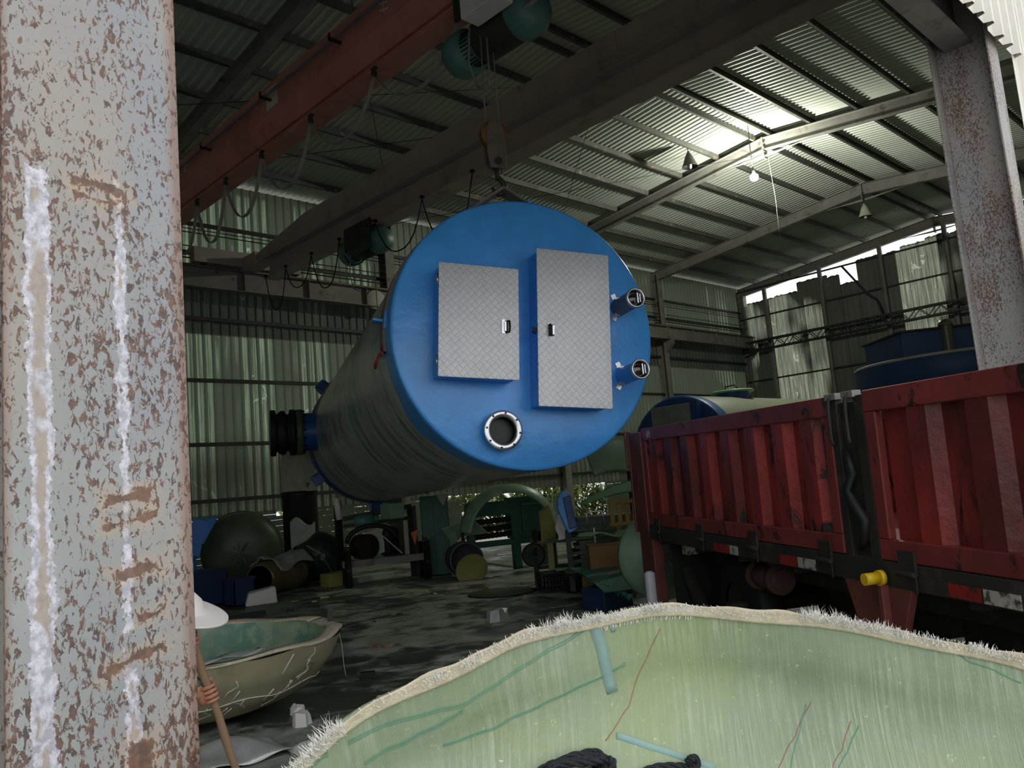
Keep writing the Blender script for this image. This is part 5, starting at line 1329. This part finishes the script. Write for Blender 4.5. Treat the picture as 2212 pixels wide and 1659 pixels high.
# tall green panel
o = thing('steel_cabinet', (10.95, 13.9, 0), 'tall dark green cabinet under the belly of the tank', 'cabinet')
T = frame((10.98, 13.9, 0), (.78, -.62, 0), (.62, .78, 0), (0, 0, 1))
mb = MB(T); mb.box(-.3, .3, 0, .5, .02, 1.68); mb.build('cabinet_body', 'green_machine', o, bevel=.02)
mb = MB(T); mb.box(-.27, -.02, -.02, 0, .1, 1.6); mb.build('cabinet_door', 'green_machine', o, bevel=.01)
mb = MB(T); mb.add([(-.33, -.04, 1.7), (.34, -.05, 1.71), (.34, .52, 1.72), (-.33, .52, 1.7), (.33, -.06, 1.71), (.2, -.07, 1.45), (.05, -.06, 1.7)], [(0, 1, 2, 3), (4, 5, 6)]); tag(mb.build('plastic_sheet', 'cloth', solid=.006), 'pale torn sheet spread on top of the tall green cabinet', 'sheet')
mb = MB(); mb.grid(lambda u, v: (11.7+.9*u, 15.6-.6*u+.1*v, .05+.22*math.sin(3.14*v)*(1+.2*math.sin(u*17))), 18, 6); tag(mb.build('plastic_bag', 'white', solid=.008), 'white and blue plastic bag on the floor right of the green cabinet', 'bag')
# drum, plates, yellow disc
o = thing('steel_drum', (10.3, 12.0, 0), 'dark purple grey open drum lying behind the yellow disc', 'drum')
T = frame((11.15, 13.35, .36), (.86, -.5, 0), (0, 0, 1), (-.5, -.86, 0))
mb = MB(T); mb.lathe([(.0, .0), (.33, .0), (.34, .3), (.355, .32), (.34, .34), (.34, .68), (.355, .7), (.345, .72), (.31, .72), (.3, .5), (0, .5)], 32); mb.build('drum_body', mat('purple_grey_drum', '4f4b52', .45, .2, .2), o)
mb = MB(T); mb.cyl((-.38, .05, .55), (-.38, .05, .75), .03, 8)
mb = MB(); mb.add([(10.9, 13.4, .78), (11.65, 13.0, .82), (11.2, 12.9, 1.12), (10.7, 13.35, 1.0)], [(0, 1, 2, 3)]); mb.box(10.9, 11.0, 13.25, 13.35, 0, .9)
tag(mb.build('folded_sheet', 'frp_green', solid=.015), 'pale green sheet folded like a roof above the lying drum', 'sheet')
mb = MB(frame((10.7, 12.5, .18), (.8, -.55, .1), (.3, .35, .88), (-.5, -.7, .45))); mb.lathe([(0, 0), (.32, 0), (.33, .01), (.32, .02), (0, .02)], 36); mb.cyl((0, -.03, .021), (0, -.03, .024), .02, 10)
tag(mb.build('round_board', 'khaki'), 'olive yellow round board leaning on the floor by the lying drum', 'board')
mb = MB(); mb.bar((10.9, 12.2, .28), (11.35, 12.1, .16), .25, .03); tag(mb.build('board', 'khaki'), 'small olive board tucked behind the round board', 'board')
# machine with rollers
o = thing('roller_machine', (12.2, 13.1, 0), 'dark green machine with three long rollers in the middle background', 'machine')
T = frame((12.25, 13.1, 0), (.9, -.44, 0), (.44, .9, 0), (0, 0, 1))
mb = MB(T); mb.box(-.85, .85, -.1, .1, 1.15, 1.45); mb.box(.12, .95, -.12, .3, .62, 1.5); mb.box(-.85, .85, -.1, .1, .5, .62); mb.box(-.85, -.7, -.1, .1, .0, 1.3); mb.box(.15, .3, -.1, .15, 0, .7); mb.box(.75, .9, -.1, .15, 0, .7); mb.build('machine_frame', 'green_machine', o, bevel=.015)
for z in (.72, .87, 1.03):
    mb = MB(T)
    pts = [(-.7+k*.045, 0, z+.02*(k/18)) for k in range(19)]
    mb.tube(pts, [.052+(.008 if k % 2 else 0) for k in range(19)], 12); mb.build('roller', 'rubber', o)
mb = MB(T); mb.box(.35, .75, -.18, -.12, .75, 1.35); mb.build('side_cover', 'green_machine', o, bevel=.03)
# arch shell
o = thing('arched_shell', (11.8, 12.4, 0), 'translucent green fibreglass arch standing over the roller machine', 'shell')
T = frame((11.85, 12.55, .75), (.86, -.51, 0), (0, 0, 1), (-.51, -.86, 0))
mb = MB(T); mb.lathe([(1.0, -.15), (1.04, -.1), (1.04, .2), (.9, .28), (.86, .3)], 48, R(5), R(172)); mb.build('arch', 'frp_green', o, solid=.012)
mb = MB(); mb.bar((11.0, 13.05, 0), (11.0, 13.05, .9), .05, .05); mb.bar((12.7, 12.1, 0), (12.7, 12.1, .9), .05, .05); mb.build('prop', 'steel_dark', o)
# yellow-green curved shell, blue hull, bags
mb = MB(frame((10.22, 9.85, .98), (.7, -.6, 0), (.1, .1, 1), (-.6, -.7, .1))); mb.grid(lambda u, v: (-.16+.3*v*(1-.3*u), .28*(2*u-1)+.1*v, .12*math.sin(u*3.14)+.02), 10, 6); mb.box(-.05, .05, -.95, -.25, -.05, .0)
tag(mb.build('curved_shell', 'khaki', solid=.012), 'olive curved fibreglass offcut left of the blue half shell', 'shell')
o = thing('blue_half_shell', (9.7, 8.95, 0), 'bright blue boat-like half shell standing upright on the bench', 'shell')
T = frame((9.7, 8.95, 1.27), (.72, -.69, 0), (.1, .1, .99), (-.69, -.72, .1))
mb = MB(T); mb.prism([(-.13, .05), (-.1, .22), (-.03, .32), (.08, .27), (.17, -.3), (.02, -.37), (-.05, -.2)], -.02, .12); mb.build('shell_body', 'blue', o, bevel=.02)
mb = MB(T); mb.prism([(-.02, .2), (.1, .23), (.15, -.28), (.03, -.3)], .12, .16); mb.build('shell_side', 'blue_dark', o, bevel=.01)
mb = MB(T); mb.box(-.03, .05, -1.25, -.3, -.05, .0); mb.build('prop', 'steel_dark', o)
o = MB(frame((9.72, 9.05, 1.02), (.72, -.69, 0), (0, 0, 1), (-.69, -.72, 0))); o.grid(lambda u, v: (-.1+.2*u+.02*math.sin(v*9), .2-.4*v, .04*math.sin(u*7)*math.cos(v*5)), 8, 10)
tag(o.build('hanging_bag', 'white', solid=.01), 'white marked sack hanging behind the blue half shell', 'bag')
# workbench
o = thing('workbench', (10.2, 9.9, 0), 'dark cluttered steel workbench under the blue half shell', 'bench')
T = frame((10.55, 9.85, 0), (.74, -.67, 0), (.67, .74, 0), (0, 0, 1))
mb = MB(T); mb.box(-.55, .65, -.3, .3, .72, .77); mb.build('bench_top', 'frp_dark', o)
for sx in (-.5, .58):
    for sy in (-.25, .25):
        mb = MB(T); mb.box(sx-.03, sx+.03, sy-.03, sy+.03, 0, .72); mb.build('leg', 'steel_black', o)
mb = MB(T); mb.box(-.5, .6, -.28, -.24, .3, .36); mb.build('stretcher', 'steel_black', o)
for k, (x, y, rr_, l, m, lab) in enumerate(((-.35, 0, .08, .35, 'steel_black', 'black cylinder lying on the workbench left part'), (.1, .1, .1, .4, 'brownpipe', 'brown cylinder lying on the middle of the workbench'), (.4, -.1, .07, .3, 'khaki', 'olive roll lying on the right of the workbench'))):
    mb = MB(T); mb.cyl((x-l/2, y, .77+rr_), (x+l/2, y, .77+rr_), rr_, 14); tag(mb.build('roll', m), lab, 'roll')
mb = MB(T); mb.grid(lambda u, v: (-.5+.12*u, -.32-.02*math.sin(u*6), .72-.25*v*(1-.4*u)), 6, 6); tag(mb.build('rag', 'orange', solid=.008), 'orange cloth hanging from the left of the workbench', 'rag')
# wheel on stand
o = thing('reel_stand', (9.6, 10.1, 0), 'black wheel on a leaning forked stand in front of the bench', 'stand')
T = frame((9.88, 9.92, .56), (.78, -.62, 0), (.1, .12, .98), (-.62, -.77, .12))
mb = MB(T); mb.lathe([(.02, -.02), (.1, -.025), (.16, -.04), (.2, -.03), (.2, .03), (.16, .04), (.1, .025), (.02, .02)], 28); mb.build('wheel', 'rubber', o)
mb = MB(); mb.bar((9.88, 9.89, .5), (9.74, 9.75, .0), .07, .04); mb.bar((9.86, 9.87, .56), (10.05, 10.0, .95), .07, .04); mb.bar((9.6, 9.75, .02), (9.95, 9.85, .02), .06, .04); mb.build('stand_leg', 'steel_black', o)
# crate of black plastic, with lattice
o = thing('plastic_crate', (9.95, 9.5, 0), 'black lattice plastic crate turned over on the floor', 'crate')
T = frame((9.95, 9.5, 0), (.83, -.55, 0), (.55, .83, 0), (0, 0, 1))
mb = MB(T); mb.box(-.3, .3, -.2, .2, .27, .29)
for z in (0, .09, .18, .26):
    mb.box(-.3, .3, -.21, -.19, z, z+.025); mb.box(-.3, .3, .19, .21, z, z+.025); mb.box(-.31, -.29, -.2, .2, z, z+.025); mb.box(.29, .31, -.2, .2, z, z+.025)
for k in range(11):
    x = -.3+k*.06; mb.box(x-.012, x+.012, -.21, -.19, 0, .28); mb.box(x-.012, x+.012, .19, .21, 0, .28)
for k in range(7):
    y = -.2+k*.066; mb.box(-.31, -.29, y-.012, y+.012, 0, .28); mb.box(.29, .31, y-.012, y+.012, 0, .28)
mb.build('crate_body', 'steel_black', o)
mb = MB(T); mb.box(-.02, .22, -.08, .1, .29, .33); tag(mb.build('clear_package', 'frp_green', bevel=.015), 'shiny pale package lying on the black crate', 'package')
o = thing('bucket', (9.75, 8.95, 0), 'dark bucket with shiny lid right of the black crate', 'bucket')
mb = MB(Matrix.Translation((9.72, 8.93, 0))); mb.lathe([(0, 0), (.12, 0), (.13, .05), (.12, .18), (.15, .2), (.16, .3), (.0, .3)], 20); mb.build('bucket_body', 'rubber', o)
mb = MB(Matrix.Translation((9.72, 8.93, .3))); mb.lathe([(.14, 0), (.12, .05), (.06, .07), (0, .075)], 20); mb.build('lid', 'brownpipe', o)
# green sheet, box, tube
mb = MB(); mb.add([(9.0, 8.33, .47), (9.2, 7.6, .47), (7.75, 6.1, .42), (7.9, 6.75, .33), (8.55, 7.6, .42), (8.7, 7.1, .45)], [(0, 4, 1), (1, 4, 5), (4, 3, 5), (5, 3, 2), (1, 5, 2)])
mb.grid(lambda u, v: (8.55*(1-u)+7.75*u+.02*math.sin(u*60), 7.6*(1-u)+6.2*u, (.42*(1-u)+.34*u)-.06*v*(1+.4*math.sin(u*90))), 60, 2)
tag(mb.build('green_sheet', mat('teal_green_sheet', '3d7565', .5), solid=.01), 'wide teal green fibreglass sheet with ragged edge lying on boxes', 'sheet')
mb = MB(); mb.box(8.35, 8.95, 7.15, 7.55, 0, .3); tag(mb.build('storage_box', 'navy_box', bevel=.02), 'dark navy box under the teal green sheet', 'box')
mb = MB(); mb.box(9.0, 9.6, 7.6, 8.1, 0, .36); tag(mb.build('storage_box', 'carton', bevel=.01), 'low brown box holding up the far side of the green sheet', 'box')
mb = MB(); mb.bar((8.5, 7.2, .47), (8.85, 7.0, .52), .04, .04); tag(mb.build('square_tube', 'steel_grey'), 'short pale square tube lying on the green sheet', 'tube')
mb = MB(frame((9.28, 7.85, .36), (.74, -.67, 0), (.67, .74, 0), (0, 0, 1))); mb.box(-.25, .25, -.18, .18, 0, .42); mb.box(-.26, .26, -.19, .19, .42, .435)
tag(mb.build('carton', 'carton', bevel=.008), 'big brown box behind the green sheet', 'box')
o = thing('round_shell', (7.75, 6.35, 0), 'pale green round fibreglass shell leaning at the rear of the truck', 'shell')
T = frame((7.85, 5.8, .78), (.75, -.66, 0), (.0, .0, 1), (-.66, -.75, 0))
mb = MB(T); mb.lathe([(.5, -.05), (.49, .03), (.42, .1), (.25, .16), (0, .18)], 44); mb.build('shell_body', 'frp_green', o, solid=.012)
# shells stacked on a pile with pallet
o = thing('fibreglass_sheet_pile', (10.4, 8.6, 0), 'pile of dark flattened fibreglass offcuts behind the truck tailgate', 'pile')
random.seed(2)
mb = MB()
for k in range(9):
    z = .1+k*.115; a = random.uniform(-.1, .1)
    mb.M = frame((10.6, 8.75, z), (.72, -.69, a*.3), (.69, .72, 0), (-a*.2, 0, 1)); mb.box(-.75+random.uniform(-.1, .1), .7, -.4, .4+random.uniform(-.1, .1), 0, .05); mb.box(-.6, .6, -.35, .35, .05, .115)
mb.build('sheet_layers', 'frp_dark', o)
mb = MB(frame((9.98, 7.98, 1.0), (.72, -.69, 0), (0, 0, 1), (-.69, -.72, 0)))
for k in range(5): mb.box(-.22+k*.115, -.16+k*.115, -.02, .4, 0, .02)
mb.box(-.25, .33, 0, .05, .02, .06); mb.box(-.25, .33, .33, .38, .02, .06); mb.M = I4
mb.bar((9.9, 8.05, 0), (9.9, 8.05, 1.0), .05, .05)
tag(mb.build('wooden_pallet', 'pallet'), 'small yellow slatted pallet standing against the offcut pile', 'pallet')
o = thing('curved_shell', (10.3, 8.3, 0), 'big pale green curved shell sticking up behind the truck corner', 'shell')
T = frame((10.15, 8.3, 1.98), (.76, -.64, .0), (.1, .1, .99), (-.64, -.75, .15))
mb = MB(T); mb.grid(lambda u, v: ((-.42+.9*u)*(1-.35*v*(1-u)), .28-.5*v+.06*math.sin(u*3.1)-.02*math.sin(u*40)*(v < .1), .22*math.sin(u*2.6)*math.cos(v*1.3)), 24, 10); mb.build('shell_body', 'frp_green', o, solid=.014)
mb = MB(); mb.bar((10.6, 8.3, 1.1), (10.6, 8.3, 1.9), .05, .05); mb.build('prop', 'steel_dark', o)
mb = MB(); mb.grid(lambda u, v: (9.38+.9*u-.04*v, 8.3-.75*u, 1.42+.3*u+.06*math.sin(u*3.1)-.16*v*(.5+u)-.01*math.sin(u*50)*(v < .1)), 20, 6)
tag(mb.build('curved_shell', mat('mid_green_frp', '557a52', .4), solid=.014), 'long dark green curved strip lying above the wooden pallet', 'shell')
mb = MB(); T = frame((9.62, 8.3, 1.1), (.72, -.69, 0), (0, 0, 1), (-.69, -.72, 0)); mb.M = T
mb.tube([(-.1, -.12, 0), (-.1, .12, 0), (-.08, .14, 0), (.12, .14, 0), (.15, .1, 0), (.15, -.1, 0)], .012, 6); mb.box(-.02, .0, -1.1, -.1, 0, .02)
tag(mb.build('tube_frame', 'stainless'), 'thin bright tube frame left of the wooden pallet', 'frame')
mb = MB(); mb.grid(lambda u, v: (9.3+.75*u, 8.1-.75*u+.3*v, .9+.04*math.sin(u*12)), 14, 4); mb.box(9.85, 9.93, 7.75, 7.83, 0, .9)
tag(mb.build('green_sheet', 'frp_green', solid=.02), 'narrow pale green sheet beside the round shell at the truck tail', 'sheet')
mb = MB(Matrix.Translation((9.35, 10.2, .02))); mb.lathe([(0, .012), (.55, .01), (.56, 0), (0, 0)], 40); tag(mb.build('round_sheet', 'frp_dark'), 'thin round dull green sheet lying flat on the floor', 'sheet')
# low things on the floor
random.seed(4)
def scrap(x, y, s, m, name, label, cat, h=.02, group=None):
    n = 9; a0 = random.uniform(0, 6)
    pr_ = [(s*random.uniform(.6, 1.1)*math.cos(a0+k*.698), s*random.uniform(.4, .9)*math.sin(a0+k*.698)) for k in range(n)]
    mb = MB(Matrix.Translation((x, y, .0)))
    vs = [(a, b, .0) for a, b in pr_]+[(a*.9, b*.9, h*random.uniform(.6, 1.4)) for a, b in pr_]+[(0, 0, h*1.3)]
    mb.add(vs, [(k, (k+1) % n, n+(k+1) % n, n+k) for k in range(n)]+[(n+k, n+(k+1) % n, 2*n) for k in range(n)]+[tuple(reversed(range(n)))])
    return tag(mb.build(name, m), label, cat, group)
scrap(7.4, 8.2, .2, 'foil', 'crumpled_foam', 'pale crumpled plastic lump on the floor in front of the near dish', 'scrap', .12)
mb = MB(frame((4.57, 7.0, 0), (.8, -.6, 0), (.6, .8, 0), (0, 0, 1))); mb.box(-.07, .07, -.04, .04, 0, .06); tag(mb.build('block', 'steel_black', bevel=.004), 'small black block on the floor right of the old bowl', 'block')
scrap(3.5, 6.45, .08, 'white', 'foam_chunk', 'small pale chunk on the floor, farther of two by the old bowl', 'scrap', .06)
scrap(3.35, 6.1, .11, 'white', 'foam_chunk', 'larger pale chunk on the floor, nearer of two by the old bowl', 'scrap', .08)
scrap(5.55, 8.3, .03, mat('bright_red_scrap', 'b02028', .5), 'red_scrap', 'tiny bright red scrap on the wet floor', 'scrap', .02)
scrap(4.2, 6.2, .09, 'fringe2', 'cloth_scrap', 'small cream cloth scrap in front of the black block', 'scrap', .02)
mb = MB(); mb.grid(lambda u, v: (2.3+.65*u, 5.55+.55*v-.1*u, .03+.1*math.sin(u*3.14)*math.sin(v*3.14)+.02*math.sin(u*9+v*7)), 16, 14); tag(mb.build('plastic_sheet', 'foil', solid=.004), 'crumpled silvery sheet on the ground beside the wooden pole', 'sheet')
mb = MB(); mb.grid(lambda u, v: (2.9+.3*u, 5.0+.5*v, .02+.05*math.sin(u*3.14)+.01*math.sin(u*9+v*7)), 8, 8); tag(mb.build('plastic_sheet', 'white', solid=.004), 'small white film on the ground at the left rim of the near dish', 'sheet')
names_ = ['dirty white scrap of glass cloth on the shed floor', 'thin broken strip lying on the shed floor', 'dark flat offcut lying on the shed floor']
for k in range(60):
    x = random.uniform(4.0, 13.5); y = random.uniform(7.5, 15)
    if abs(math.atan2(x, y)-R(44))-R(30) > 0: continue
    if (Vector((x, y))-Vector((2.98, 7.22))).length < 1.6 or (Vector((x, y))-Vector((7.5, 4))).length < 3 or x*.8+y*.6 > 15.2: continue
    j = k % 3
    scrap(x, y, random.uniform(.03, .1), ['fringe2', 'wood', 'steel_dark'][j], ['cloth_scrap', 'strip_scrap', 'offcut_scrap'][j], names_[j], 'scrap', .015, ['pale cloth scraps on the floor', 'strip scraps on the floor', 'dark offcuts on the floor'][j])
mb = MB(frame((11.36, 16.23, 6.57), (.83, -.56, 0), (0, 0, 1), (-.56, -.83, 0)))
mb = MB(frame((13.95, 19.75, 7.6), (.96, -.28, 0), (0, 0, 1), (-.28, -.96, 0))); mb.lathe([(0, 0), (.22, .0), (.3, .04), (.28, .06), (0, .05)], 28)
tag(mb.build('wall_disc', 'label'), 'pale round disc fixed high by the crane beam left of the tank', 'disc')
